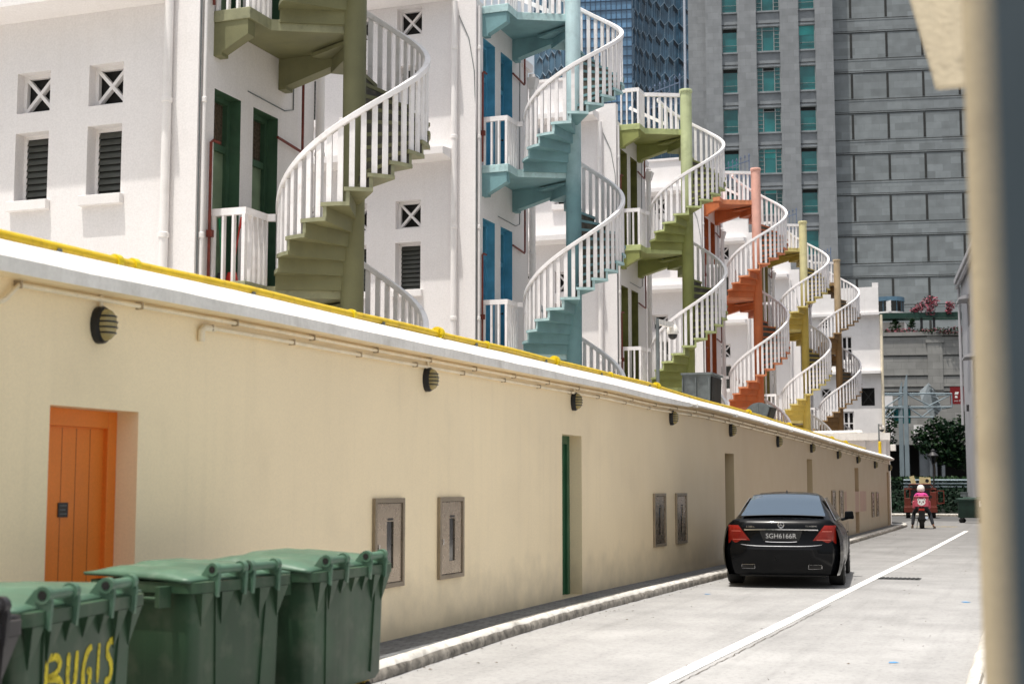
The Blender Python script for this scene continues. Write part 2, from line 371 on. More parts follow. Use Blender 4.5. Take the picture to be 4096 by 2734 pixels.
def thing(name, label, cat, loc=(0, 0, 0), rz=0, group=None):
    o = bpy.data.objects.new(name, None); COL.objects.link(o); o.empty_display_size = .2
    o.location = loc; o.rotation_euler = (0, 0, rz); return tag(o, label, cat, group)
def tag(o, label, cat, group=None):
    o['label'] = label; o['category'] = cat
    if group: o['group'] = group
    return o
def struct(o): o['kind'] = 'structure'; return o
def kids(o): return list(KID.get(o.name, ()))
KID = {}
def index_kids():
    KID.clear()
    for o in COL.objects:
        if o.parent: KID.setdefault(o.parent.name, []).append(o)
def copy_tree(o, parent=None, remap=None):
    c = o.copy(); COL.objects.link(c)
    if parent: c.parent = parent
    if remap and c.type == 'MESH':
        for i, sl in enumerate(c.material_slots):
            mm = o.material_slots[i].material
            if mm and mm.name in remap:
                sl.link = 'OBJECT'; sl.material = remap[mm.name]
    for ch in kids(o): copy_tree(ch, c, remap)
    return c
def text(name, s, size, mat, parent, loc, rot, ext=.002, align='CENTER', sx=1.0):
    cu = bpy.data.curves.new(name, 'FONT'); cu.body = s; cu.size = size; cu.extrude = ext; cu.align_x = align; cu.align_y = 'CENTER'
    cu.resolution_u = 3
    tmp = bpy.data.objects.new('lettering_curve', cu); COL.objects.link(tmp)
    me = bpy.data.meshes.new_from_object(tmp.evaluated_get(bpy.context.evaluated_depsgraph_get()))
    bpy.data.objects.remove(tmp); bpy.data.curves.remove(cu)
    me.materials.clear(); me.materials.append(MT[mat])
    ob = bpy.data.objects.new(name, me); COL.objects.link(ob); ob.parent = parent; ob.location = loc; ob.rotation_euler = rot; ob.scale = (sx, 1, 1)
    return ob
def interp(t, x):
    if x <= t[0][0]: return t[0][1]
    for (a, b), (c, d) in zip(t, t[1:]):
        if x <= c: return b + (d - b) * (x - a) / (c - a)
    return t[-1][1]

# ------------------------------------------------------------------ camera, light, sky
TH, PH, H = R(20.2), math.atan((1115 - 784) / 3262), 1.57
cam = bpy.data.cameras.new('camera'); co = bpy.data.objects.new('camera', cam); COL.objects.link(co); SC.camera = co
cam.sensor_width = 36; cam.lens = 50; cam.clip_start = .05; cam.clip_end = 3000
co.location = (0, 0, H); co.rotation_euler = (pi / 2 + PH, 0, TH)
cam.dof.use_dof = True; cam.dof.focus_distance = 27; cam.dof.aperture_fstop = 3.1
SC.view_settings.view_transform = 'Standard'; SC.view_settings.look = 'None'; SC.view_settings.exposure = 0
sd = Vector((-.46, -1.10, 5)).normalized()
sun = bpy.data.lights.new('sun', 'SUN'); sun.energy = 5.0; sun.angle = R(.5); sun.color = (1, .955, .88)
so = bpy.data.objects.new('sun', sun); COL.objects.link(so); so.rotation_euler = (-sd).to_track_quat('-Z', 'Y').to_euler()
w = bpy.data.worlds.new('World'); SC.world = w; w.use_nodes = True
nt = w.node_tree; bg = nt.nodes['Background']
sky = nt.nodes.new('ShaderNodeTexSky'); sky.sky_type = 'NISHITA'; sky.sun_disc = False
sky.sun_elevation = math.asin(sd.z); sky.sun_rotation = atan2(sd.x, sd.y); sky.air_density = 1.6; sky.dust_density = 5.0; sky.ozone_density = 1.0
hs = nt.nodes.new('ShaderNodeHueSaturation'); hs.inputs['Saturation'].default_value = .45
nt.links.new(sky.outputs[0], hs.inputs['Color']); nt.links.new(hs.outputs[0], bg.inputs[0]); bg.inputs[1].default_value = .15
SC.cycles.max_bounces = 8; SC.cycles.diffuse_bounces = 5; SC.cycles.use_denoising = True

# ------------------------------------------------------------------ ground, road, pavement
struct(MB().add([(-1500, -600, -.02), (1500, -600, -.02), (1500, 3000, -.02), (-1500, 3000, -.02)], [(0, 1, 2, 3)]).build('ground', 'asph', fix=False))
KB = [(0, -5.12), (6, -5.10), (10.75, -5.08), (14.7, -5.27), (18.1, -5.29), (24.5, -5.14), (32, -5.0), (40.5, -4.87), (50, -4.84), (57.7, -4.86)]
def wx(y): return interp([(0, -5.80), (18.8, -5.80), (26.5, -5.56), (44, -5.3), (56, -5.27)], y)
rd = MB()
ys = [-6 + 2 * i for i in range(38)]
rd.add([(p, y, 0) for y in ys for p in (-5.05, 8)], [(2 * i, 2 * i + 1, 2 * i + 3, 2 * i + 2) for i in range(len(ys) - 1)])
rd.add([(-5.6, -6, -.004), (-5.05, -6, -.004), (-5.05, 68, -.004), (-5.6, 68, -.004)], [(0, 1, 2, 3)])
struct(rd.build('road', 'road', fix=False))
struct(MB().add([(-16, 58, -.008), (40, 58, -.008), (40, 81, -.008), (-16, 81, -.008)], [(0, 1, 2, 3)]).build('street', 'asph', fix=False))
struct(MB().add([(-30, -6, .10), (-6.1, -6, .10), (-6.1, 57, .10), (-6.1, 57.4, .10), (-9, 74, .10), (-30, 90, .10)], [(0, 1, 2, 3, 4, 5)]).build('yard', 'yard', fix=False))
# white line and a crack beside it
LN = [(-4, -3.05), (11.2, -2.90), (15.8, -2.82), (25.7, -2.70), (33.7, -2.58), (53.5, -2.42)]
def ribbon(tab, y0, y1, w, z, step=.5, jit=0, off=0):
    mb = MB(); vs = []; y = y0; n = 0
    while y <= y1:
        x = interp(tab, y) + off + random.uniform(-jit, jit); ww = w * (random.uniform(.4, 1.3) if jit else random.uniform(.95, 1.04))
        vs += [(x - ww / 2, y, z), (x + ww / 2, y, z)]; y += step; n += 1
    return mb.add(vs, [(2 * i, 2 * i + 1, 2 * i + 3, 2 * i + 2) for i in range(n - 1)])
struct(ribbon(LN, -4, 53.3, .14, .006, .35).build('road_line', 'line', fix=False))
struct(ribbon(LN, 4, 19.5, .011, .005, .10, .012, .135).build('road_crack', 'crack', fix=False))
struct(MB().add([(-4.6, 58.2, .004), (-3.0, 58.6, .004), (-3.0, 58.8, .004), (-4.6, 58.4, .004)], [(0, 1, 2, 3)]).build('yellow_road_mark', 'yellow', fix=False))
bp_ = M('blue_survey_paint', (.08, .30, .60), .7, .2)
mk = MB()
for (x, y, s) in [(-1.27, 13.35, .05), (-.52, 12.9, .05), (-.98, 20.6, .07), (-4.6, 20.8, .05), (-1.0, 29.5, .06)]:
    mk.add([(x + s * random.uniform(.5, 1.2) * cos(a * pi / 4), y + s * random.uniform(.6, 1.6) * sin(a * pi / 4), .005) for a in range(8)], [tuple(range(8))])
struct(mk.build('survey_paint_marks', bp_, fix=False))
# pavement
pv = MB(); vs = []; py = [-4 + i for i in range(61)]
for y in py: vs += [(wx(y) - .05, y, .125), (interp(KB, y) - .13, y, .12)]
pv.add(vs, [(2 * i, 2 * i + 1, 2 * i + 3, 2 * i + 2) for i in range(len(py) - 1)])
pv.add([(-8, 57.5, .12), (-5.4, 56, .122), (-4.99, 56, .12), (-5.05, 59.5, .12), (-5.9, 61.5, .12), (-8, 62, .12)], [(0, 1, 2, 3, 4, 5)])
struct(pv.build('pavement', 'paver', fix=False))
# kerb: worn concrete, rounded, chipped
def kerb(path, name, side, mats=('kerb', 'kerbdk'), h=.125, w=.15, jit=.012):
    mb = MB(); k = 6; vs = []
    for i, (x, y, nx, ny) in enumerate(path):
        j = lambda a=jit: random.uniform(-a, a)
        pr = [(0, -.01), (.005, .045), (-.012, h * .72), (-.045, h), (-w + .03, h + .006), (-w, h - .06)]
        for q, (d, z) in enumerate(pr):
            d += j() if 0 < q < 4 else 0; z += j(.008) if 0 < q < 4 else 0
            vs.append((x + nx * d, y + ny * d, z))
    n = len(path)
    for i in range(n - 1):
        for q in range(k - 1):
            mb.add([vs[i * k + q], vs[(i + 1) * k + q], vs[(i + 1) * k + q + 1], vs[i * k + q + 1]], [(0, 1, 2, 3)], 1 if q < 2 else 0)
    return struct(mb.build(name, list(mats), smooth=True, weld=True, ang=70))
path = [(interp(KB, y), y, 1, 0) for y in [-4 + .16 * i for i in range(386)]]
for a in range(0, 95, 8): path.append((-4.86 - .9 + .9 * cos(R(a)), 57.8 + 2.5 * sin(R(a)), cos(R(a)), sin(R(a))))
kerb(path, 'kerb', 1)
RK = [(-.58, y, -1, 0) for y in [2 + .25 * i for i in range(120)]]
kerb(RK, 'right_kerb', -1, mats=('kerb', 'kerb'))
rp = MB().add([(-.44, 2, .13), (3, 2, .13), (3, 32, .13), (-.44, 32, .13)], [(0, 1, 2, 3)])
struct(rp.build('right_pavement', 'yard', fix=False))
fk = [(x, 79.2, 0, -1) for x in range(-14, 14)]
kerb(fk, 'far_kerb', -1)
random.seed(21); lt = MB()
for _ in range(240):
    y = random.uniform(9, 56); x = interp(KB, y) + abs(random.gauss(.02, .16)) + .01; s_ = random.uniform(.008, .026); a = random.uniform(0, 6.28)
    if random.random() < .25: x = random.uniform(-4.9, -.8)
    lt.add([(x + s_ * cos(a), y + s_ * sin(a), .008), (x + s_ * .5 * cos(a + 1.6), y + s_ * .5 * sin(a + 1.6), .014), (x - s_ * cos(a), y - s_ * sin(a), .009), (x - s_ * .5 * cos(a + 1.6), y - s_ * .5 * sin(a + 1.6), .007)], [(0, 1, 2, 3)], random.randrange(2))
o = lt.build('leaf_litter', ['bark', 'crack'], fix=False); o['kind'] = 'stuff'; o['label'] = 'dry leaf litter and grit along the kerb'
# drain grating in the road
g = MB()
g.box(-2.62, 25.15, .0, -1.93, 25.62, .008)
for i in range(9): g.box(-2.58 + i * .072, 25.2, .008, -2.54 + i * .072, 25.57, .016, 1)
tag(g.build('drain_grating', ['iron', 'groove']), 'small dark iron grating set into the pale road beyond the white line', 'drain grating')

# ------------------------------------------------------------------ beige boundary wall
ZY = [6.8, 9.7, 12, 16, 19.4, 21.9, 24.9, 29.3, 35.6, 45.2, 56.3]
tab = lambda zs: list(zip(ZY, zs))
Zst = tab([3.04, 3.08, 3.09, 3.12, 3.14, 3.13, 3.075, 3.04, 2.95, 2.79, 2.70])
Zft = tab([2.91, 2.945, 2.96, 2.99, 3.005, 2.98, 2.965, 2.92, 2.84, 2.69, 2.61])
Zfb = tab([2.82, 2.86, 2.87, 2.90, 2.925, 2.89, 2.91, 2.86, 2.78, 2.62, 2.52])
Zpp = tab([3.11, 3.15, 3.17, 3.21, 3.22, 3.21, 3.14, 3.11, 3.01, 2.86, 2.80])
wall = thing('boundary_wall', 'long beige rendered lane wall with white coping and recessed doors', 'wall', (0, 0, 0))
corners = [(-5.80, -4), (-5.80, 18.8), (-5.56, 26.5), (-5.30, 44), (-5.27, 56)]
doors = [(7.37, 8.31, 2.08, 'orange'), (17.65, 18.5, 2.25, 'green'), (26.79, 27.59, 2.2, 'greygreen'), (36.11, 36.95, 2.26, 'greygreen'), (45.02, 46.0, 2.15, 'rust'), (54.74, 55.45, 2.1, 'rust')]
wm = MB(); DD = .22
for (x0, y0), (x1, y1) in zip(corners, corners[1:]):
    ln = sqrt((x1 - x0) ** 2 + (y1 - y0) ** 2); u = Vector(((x1 - x0) / ln, (y1 - y0) / ln, 0)); n = Vector((u.y, -u.x, 0))
    hs_ = [((a - y0) / (y1 - y0) * ln, (b - y0) / (y1 - y0) * ln, .13, t) for a, b, t, _ in doors if y0 <= a < y1]
    wm.holed((x0, y0, 0), u, (0, 0, 1), n, 0, ln, -.02, 2.6, hs_, DD)
    # strip up to the coping in short pieces that follow its line
    k = max(2, int(ln / 2)); pp = []
    for i in range(k + 1):
        q = Vector((x0, y0, 0)) + u * (ln * i / k); pp += [(q.x, q.y, 2.6 if i not in () else 2.6), (q.x, q.y, max(2.56, interp(Zfb, q.y) + .01))]
    if y1 < 50:
        wm.add(pp, [(2 * i, 2 * i + 2, 2 * i + 3, 2 * i + 1) for i in range(k)])
wm.add([(-5.27, 56, -.02), (-5.65, 56, -.02), (-5.65, 56, 2.6), (-5.27, 56, 2.6)], [(0, 1, 2, 3)])
for (x0, y0), (x1, y1) in zip(corners, corners[1:]):   # rear face
    wm.add([(x0 - .36, y0, 0), (x1 - .36, y1, 0), (x1 - .36, y1, 2.6), (x0 - .36, y0, 2.6)], [(0, 1, 2, 3)])
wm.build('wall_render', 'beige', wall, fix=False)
cp = MB(); vs = []; cy = [-4 + .5 * i for i in range(121)]
def jj(a): return random.uniform(-a, a)
for y in cy:
    x = wx(y); thin = y > 23.6
    ob_ = .10 if thin else .25
    vs += [(x - .02, y, interp(Zfb, y) - .002), (x + .18 - (.03 if thin else 0), y, interp(Zfb, y) + (.035 if thin else 0)), (x + .18 + jj(.003), y, interp(Zft, y) + jj(.004)), (x + .03, y, interp(Zst, y)), (x - .38, y, interp(Zst, y) + .005), (x - .38, y, interp(Zfb, y))]
n = 6
for i in range(len(cy) - 1):
    for q in range(n): cp.add([vs[i * n + q], vs[(i + 1) * n + q], vs[(i + 1) * n + (q + 1) % n], vs[i * n + (q + 1) % n]], [(0, 1, 2, 3)], 1 if q == 0 else 0)
cp.add(vs[-6:], [(0, 1, 2, 3, 4, 5)])
cp.build('coping', ['coping', 'beige'], wall, weld=True)
# gutter lip on the far, thinner part
gl = MB(); gl.tube([(wx(y) + .175, y, interp(Zft, y) - .012) for y in [23.7 + .6 * i for i in range(54)]], .022, 8)
for i in range(11): y = 24 + i * 3; gl.box(wx(y) + .13, y - .03, interp(Zft, y) - .055, wx(y) + .208, y + .03, interp(Zft, y) + .012)
gl.build('gutter_lip', 'coping', wall)
wdir = lambda y: Vector((interp([(18.8, 0), (18.81, .0312), (26.5, .0312), (26.51, .0149), (44, .0149), (44.01, .0025)], y), 1, 0)).normalized()
def door_in_wall(y0, y1, zt, kind):
    x = wx((y0 + y1) / 2) - DD
    lab = {'orange': 'bright orange plank door with wide flat frame', 'green': 'dark green door in deep beige recess'}
    c1 = {'orange': 'orange', 'green': 'greendoor', 'greygreen': 'greygreen', 'rust': 'rustdoor'}[kind]
    f = MB(); w = .10
    f.box(x - .03, y0, .13, x + .05, y0 + w, zt); f.box(x - .03, y1 - w, .13, x + .05, y1, zt); f.box(x - .03, y0 + w, zt - w * 1.15, x + .05, y1 - w, zt)
    fr = f.build('door_frame', c1, wall, bevel=.006)
    d = MB(); a, b = y0 + w, y1 - w; d.box(x - .03, a, .13, x + .012, b, zt - w * 1.15)
    if kind == 'orange':
        np_ = 5
        for i in range(1, np_): yy = a + (b - a) * i / np_; d.box(x + .0122, yy - .0035, .14, x + .0126, yy + .0035, zt - w * 1.15 - .01, 1)
    dd = d.build('door', [c1, 'orangedk'], wall)
    if kind in lab: dd['label'] = lab[kind]
    if kind == 'orange':
        sg = MB(); sg.box(x + .013, 7.74, 1.37, x + .02, 7.84, 1.465); so_ = sg.build('door_sign', 'iron', dd)
        s2 = MB()
        for i in range(3): s2.box(x + .0202, 7.755, 1.442 - i * .027, x + .021, 7.825 - .012 * (i % 2), 1.449 - i * .027)
        s2.build('door_sign_lines', 'galv', dd)
        d2 = MB(); d2.box(x + .01, b - .07, .13, x + .012, b - .0, .3)
for d in doors: door_in_wall(*d)

# yellow gas pipe on the coping
gp = thing('gas_pipe', 'yellow painted gas pipe running along the top of the beige wall', 'pipe', (0, 0, 0))
px = lambda y: wx(y) - .03
gy = [-4 + .6 * i for i in range(88)]
gp_m = MB(); gp_m.tube([(px(y), y, interp(Zpp, y) - .036 + .004 * sin(y * 2.1)) for y in gy if y < 48.5], .037, 10); gp_m.build('pipe', 'yellow', gp, smooth=True)
for y in (8.05, 8.25, 11.6, 15.0, 19.9): 
    c = MB(); c.lathe([(.048, -.03), (.05, -.02), (.05, .02), (.048, .03)], 12, 0, (px(y), y, interp(Zpp, y) - .036), 'y'); c.build('pipe_collar', 'yellowf', gp, smooth=True)
for y in (13.6, 17.45, 22.3, 29.2, 33.9, 40.6, 43.3):
    c = MB(); z = interp(Zpp, y) - .03
    for s_ in (-.032, .012): c.lathe([(.036, s_), (.072, s_), (.072, s_ + .02), (.036, s_ + .02)], 14, 0, (px(y), y, z), 'y')
    for a in range(6): c.tube([(px(y) + .056 * cos(a * pi / 3), y - .05, z + .056 * sin(a * pi / 3)), (px(y) + .056 * cos(a * pi / 3), y + .05, z + .056 * sin(a * pi / 3))], .011, 6)
    c.build('pipe_flange', 'yellowf', gp, smooth=True)
pb = MB()
for y in [5 + 2.4 * i for i in range(18)]: pb.box(px(y) - .05, y - .015, interp(Zst, y) - .01, px(y) + .05, y + .015, interp(Zpp, y) - .045)
pb.build('pipe_support', 'galv', gp)
# conduits under the coping
def conduit(name, off, y0, label, drop):
    c = thing(name, label, 'conduit')
    pts = [(wx(y) + .034, y, interp(Zfb, y) + off) for y in [y0 + .8 * i for i in range(int((56 - y0) / .8))]]
    a = MB(); a.tube(([(wx(y0) + .034, y0 - .18, pts[0][2] - drop), (wx(y0) + .034, y0 - .12, pts[0][2] - drop * .8)] if drop else []) + pts, .0165, 8); a.build('conduit_run', 'conduit', c, smooth=True)
    for y in [y0 + 1.25 * i for i in range(int((55 - y0) / 1.25))]:
        z = interp(Zfb, y) + off; b = MB(); b.box(wx(y), y - .008, z - .022, wx(y) + .055, y + .008, z + .026); b.build('saddle_clip', 'clip', c)
    return c
c1 = conduit('conduit', -.035, 7.0, 'upper beige conduit clipped just under the white coping', .13)
c2 = conduit('conduit', -.105, 9.15, 'lower beige conduit starting at an elbow near the first lamp', 0)
e = MB(); z = interp(Zfb, 9.1) - .105; e.tube([(wx(9) + .03, 9.2, z), (wx(9) + .03, 9.06, z - .005), (wx(9) + .03, 9.03, z - .03), (wx(9) + .03, 9.03, z - .11)], .026, 10); e.build('conduit_elbow', 'conduit', c2, smooth=True)

# bulkhead lamps
def lamp():
    t = thing('bulkhead_lamp', 'nearest large oval black bulkhead lamp, left above the orange door', 'wall lamp', (0, 0, 0), 0, 'oval bulkhead lamps along the beige wall')
    def oval(ry, rz, x, n=20): return [(x, ry * cos(2 * pi * i / n), rz * sin(2 * pi * i / n)) for i in range(n)]
    def loft(mb, rings, cap=True):
        n = len(rings[0]); vs = [p for r in rings for p in r]
        fs = [(i * n + j, i * n + (j + 1) % n, (i + 1) * n + (j + 1) % n, (i + 1) * n + j) for i in range(len(rings) - 1) for j in range(n)]
        if cap: fs += [tuple(range(n - 1, -1, -1)), tuple((len(rings) - 1) * n + j for j in range(n))]
        mb.add(vs, fs)
    h = MB(); loft(h, [oval(.085, .125, 0), oval(.085, .125, .045), oval(.075, .115, .062), oval(.062, .10, .064)]); h.build('lamp_housing', 'lampblk', t, smooth=True)
    l = MB(); loft(l, [oval(.070, .108, .055), oval(.069, .106, .075), oval(.064, .098, .095), oval(.054, .083, .112), oval(.038, .058, .125), oval(.018, .028, .132)]); l.build('lamp_lens', 'lens', t, smooth=True)
    g = MB()
    for z in (-.055, -.018, .018, .055):
        k = sqrt(1 - (z / .125) ** 2); g.tube([(.058 + .078 * k * sqrt(max(0, 1 - (s / 8) ** 2)), .078 * k * s / 8, z) for s in range(-8, 9)], .006, 6)
    g.build('lamp_guard', 'lampblk', t, smooth=True)
    c = MB(); c.tube([(.02, 0, .12), (.02, 0, .2)], .014, 8); c.build('lamp_conduit', 'conduit', t)
    return t
L0 = lamp(); index_kids()
lamps = [(7.83, 2.63), (13.23, 2.65), (18.11, 2.70), (23.0, 2.70), (27.26, 2.65), (32.14, 2.57), (36.73, 2.55), (41.33, 2.47), (45.63, 2.41), (50.56, 2.31), (55.5, 2.27)]
LL = ['nearest large oval black bulkhead lamp, left above the orange door', 'second oval bulkhead lamp along the wall, above and between the two near steel cabinets', 'third oval bulkhead lamp, just above the green recessed door', 'fourth bulkhead lamp, on the wall below the end of the thick coping', 'fifth bulkhead lamp, above the grey recessed doorway left of the car', 'sixth bulkhead lamp, above the car roof and left of the mustard stair', 'seventh bulkhead lamp, over the narrow olive doorway behind the car', 'eighth bulkhead lamp, above the right rear window of the car', 'ninth bulkhead lamp, over the rust coloured doorway', 'second last bulkhead lamp, above the last pair of cabinets', 'farthest bulkhead lamp, at the end corner of the beige wall']
for i, (y, z) in enumerate(lamps):
    t = L0 if i == 0 else copy_tree(L0)
    t.location = (wx(y), y, z); t['label'] = LL[i]; t.rotation_euler = (0, 0, -atan2(wdir(y).x, 1))

# steel cabinets
def cabinet():
    t = thing('meter_cabinet', 'x', 'cabinet', (0, 0, 0), 0, 'steel cabinets set in the beige wall')
    f = MB(); W, Hh, b = .33, .42, .045
    f.box(0, -W, -Hh, .035, -W + b, Hh); f.box(0, W - b, -Hh, .035, W, Hh); f.box(0, -W + b, Hh - b, .035, W - b, Hh); f.box(0, -W + b, -Hh, .035, W - b, -Hh + b)
    f.build('cabinet_frame', 'steelframe', t, bevel=.004)
    d = MB(); d.holed((.02, 0, 0), (0, 1, 0), (0, 0, 1), (1, 0, 0), -W + b + .006, W - b - .006, -Hh + b + .006, Hh - b - .006, [(-.055, .095, -.24, .20)], .014); d.build('cabinet_door', 'steel', t, fix=False)
    gk = MB(); gk.box(0, -W + b, -Hh + b, .0055, W - b, Hh - b); gk.box(.0055, -.055, -.24, .0075, .095, .20, 1); gk.build('cabinet_window', ['groove', 'glassdk'], t)
    h = MB(); h.box(.02, -.24, -.07, .032, -.225, -.01); h.build('cabinet_latch', 'chrome', t); h = MB(); h.box(.021, -.04, .21, .0225, .08, .232); h.build('cabinet_slot', 'iron', t)
    return t
C0 = cabinet(); index_kids()
CL = ['steel cabinet with dark slot window, partly hidden behind the right green bin', 'second steel cabinet with dark slot window, standing clear right of the bins', 'dark fronted cabinet just right of the green door, left of its pair', 'cabinet nearer to the car, right of its pair beyond the green door', 'narrow looking cabinet right of the car roof, left of its pair', 'narrow looking cabinet beside the reddish wall patch', 'left cabinet of the farthest pair near the wall end', 'right cabinet of the farthest pair near the wall end']
for i, y in enumerate([12.34, 13.87, 22.25, 23.55, 40.4, 41.85, 49.75, 51.15]):
    t = C0 if i == 0 else copy_tree(C0)
    t.location = (wx(y) + .002, y, 1.04 if i < 6 else .96); t['label'] = CL[i]; t.rotation_euler = (0, 0, -atan2(wdir(y).x, 1))
# pinkish patched paint on the wall
pp = M('pink_wall_patch', (.47, .29, .21), .45, .1, 1)
ob = MB().add([(wx(42.6) + .004, 42.6, .78), (wx(47.9) + .006, 47.9, .78), (wx(47.9) + .006, 47.9, 1.42), (wx(42.6) + .004, 42.6, 1.42)], [(0, 1, 2, 3)]).build('repaint_patch', pp, wall, fix=False); ob['label'] = 'pinkish red repaired patch of wall paint'

# ------------------------------------------------------------------ shophouse rear wings
COLX = -9.05
CY = [18.02, 28.39, 38.97, 49.72, 60.58, 71.58]
FL = [4.38, 8.25, 11.68]
XF, Y0, Y1 = -1.65, -1.5, 1.32
def shophouse():
    t = thing('shophouse', 'white', 'building', (COLX, CY[0], 0), 0, 'white shophouse rear wings')
    b = MB()
    drs = [(-1.08, -.37), (-.02, .71)]
    dh = [(a, c, z + .02, z + 2.77) for z in FL[:2] for a, c in drs]
    # end face (toward the lane)
    b.holed((XF, 0, 0), (0, 1, 0), (0, 0, 1), (1, 0, 0), Y0, Y1, 0, 11.75, dh, .30, 0, 1)
    # side face (toward the camera)
    SX0 = -9
    vents = [(-3.46, -2.88), (-4.71, -4.13), (-5.95, -5.37)]
    sh = []
    for z0 in (2.57, 6.74):
        for a, c in vents: sh.append((a, c, FL[0] + z0, FL[0] + z0 + .60))
    for z0 in (1.25, 5.05):
        for a, c in vents: sh.append((a, c, FL[0] + z0, FL[0] + z0 + 1.03))
    b.holed((0, Y0, 0), (1, 0, 0), (0, 0, 1), (0, -1, 0), SX0, XF, 0, 11.75, sh, .24)
    b.add([(SX0, Y0 + .24, 0), (XF - .31, Y0 + .24, 0), (XF - .31, Y0 + .24, 11.7), (SX0, Y0 + .24, 11.7)], [(0, 1, 2, 3)], 2)
    # roof, rear and far sides
    b.box(SX0, Y0 + .26, 11.3, XF - .002, Y1 - .002, 11.66)
    b.add([(SX0, Y1, 0), (XF, Y1, 0), (XF, Y1, 11.66), (SX0, Y1, 11.66)], [(3, 2, 1, 0)])
    # parapets along the near edge: low pier at the corner, higher behind
    b.box(XF - .42, Y0, 11.75, XF - .002, Y0 + .22, 12.22); b.box(SX0, Y0 + .002, 11.75, XF - .42, Y0 + .2, 13.02)
    b.box(SX0, Y0 - .05, 13.02, XF - .42, Y0 + .25, 13.09)
    # narrower recessed bay beyond the doors
    b.box(SX0, Y1 + .002, 0, XF - .10, Y1 + .72, 11.15); b.box(SX0, Y1 + .003, 11.15, XF + .0, Y1 + .80, 11.32)
    b.build('wall', ['white', 'dr_green', 'dark'], t, fix=False)
    # ledges
    for z, e in ((8.34, .56), (11.79, .56)):
        l = MB(); l.hexa([(SX0, Y0 - e, z + .02), (XF - .5, Y0 - e, z + .02), (XF - .5, Y0 - .002, z - .02), (SX0, Y0 - .002, z - .02), (SX0, Y0 - e, z + .16), (XF - .5, Y0 - e, z + .16), (XF - .5, Y0 - .002, z + .22), (SX0, Y0 - .002, z + .22)])
        l.build('ledge', 'white', t)
    for h in sh:
        a, c, z0, z1 = h
        if z1 - z0 < .8:   # cross vents
            v = MB(); yb = Y0 + .15; bw = .055
            for q in ((a, a + bw, z0, z1), (c - bw, c, z0, z1), (a + bw, c - bw, z0, z0 + bw), (a + bw, c - bw, z1 - bw, z1)): v.box(q[0], yb, q[2], q[1], yb + .07, q[3])
            v.bar((a + bw, yb + .03, z0 + bw), (c - bw, yb + .03, z1 - bw), .05, .075, 0, (0, 1, 0)); v.bar((a + bw, yb + .034, z1 - bw), (c - bw, yb + .034, z0 + bw), .05, .075, 0, (0, 1, 0))
            v.build('vent', 'whitetrim', t)
        else:
            v = MB(); yb = Y0 + .20; v.box(a, yb, z0, a + .05, yb + .03, z1); v.box(c - .03, yb, z0, c, yb + .03, z1); v.box(a + .05, yb, z1 - .05, c - .03, yb + .03, z1)
            wn = v.build('window', 'whitetrim', t)
            s_ = MB()
            for i in range(10):
                zz = z0 + .03 + i * .095; s_.hexa([(a + .05, yb - .0, zz), (c - .03, yb - .0, zz), (c - .03, yb + .03, zz + .075), (a + .05, yb + .03, zz + .075), (a + .05, yb - .0, zz + .012), (c - .03, yb - .0, zz + .012), (c - .03, yb + .03, zz + .087), (a + .05, yb + .03, zz + .087)])
            s_.build('louvre', 'louvre', wn)
            q = MB(); q.box(a - .06, Y0 - .10, z0 - .13, c + .06, Y0 - .002, z0 + .015); q.build('sill', 'whitetrim', wn, bevel=.008)
    for z in FL[:2]:
        for k, (a, c) in enumerate(drs):
            f = MB(); w_, x_ = .075, XF - .28; zt = z + 2.77
            f.box(x_, a, z + .02, x_ + .10, a + w_, zt); f.box(x_, c - w_, z + .02, x_ + .10, c, zt); f.box(x_, a + w_, zt - w_, x_ + .10, c - w_, zt); f.box(x_ + .01, a + w_, z + 1.98, x_ + .085, c - w_, z + 2.08)
            fo = f.build('door_frame', 'dr_green', t)
            sc = MB(); sc.box(x_ + .01, a + w_, z + 2.08, x_ + .02, c - w_, zt - w_)
            for i in range(9): yy = a + w_ + (c - a - 2 * w_) * (i + .5) / 9; sc.box(x_ + .021, yy - .004, z + 2.08, x_ + .028, yy + .004, zt - w_)
            sc.build('transom_screen', 'screen', fo)
            d = MB(); d.box(x_ + .0, a + w_, z + .02, x_ + .04, c - w_, z + 1.98)
            for (p0, p1) in ((.14, .85), (1.0, 1.86)): d.box(x_ + .041, a + w_ + .08, z + p0, x_ + .052, c - w_ - .08, z + p1)
            do = d.build('door', 'dl_green', t)
            kb = MB(); kb.lathe([(.012, 0), (.012, .04), (.028, .05), (.024, .075)], 10, 0, (x_ + .04, c - w_ - .06, z + .95), 'x'); kb.build('handle', 'iron', do, smooth=True)
        # red pipes on this storey
        rp_ = MB(); rp_.tube([(XF + .05, -1.22, z + .06), (XF + .05, -1.22, z + 1.96), (XF + .05, -1.16, z + 2.0), (XF + .05, -1.0, z + 2.0)], .022, 8); rp_.box(XF + .02, -1.25, z + .62, XF + .10, -1.18, z + .72)
        rp_.build('red_pipe', 'redpipe', t, smooth=True)
        r2 = MB(); r2.tube([(XF + .05, .62, z + 2.46), (XF + .05, 1.36, z + 2.40), (XF + .05, 1.40, z + 2.44), (XF + .05, 1.40, z + 3.62)], .022, 8)
        r2.build('red_pipe', 'redpipe', t, smooth=True)
    # downpipes
    def pipe(x, y, r, zt):
        d = MB(); d.tube([(x, y, .1), (x, y, zt)], r, 10)
        for i in range(int(zt / 1.9)): d.lathe([(r, -.04), (r + .012, -.03), (r + .012, .03), (r, .04)], 10, 0, (x, y, 1.2 + i * 1.9)); 
        d.build('downpipe', 'whitetrim', t, smooth=True)
    pipe(-2.10, Y0 - .075, .065, 11.7); pipe(XF + .04, Y0 + .10, .03, 11.6); pipe(XF - .06, Y1 + .05, .03, 11.0); pipe(XF - .02, Y1 + .78, .075, 11.1)
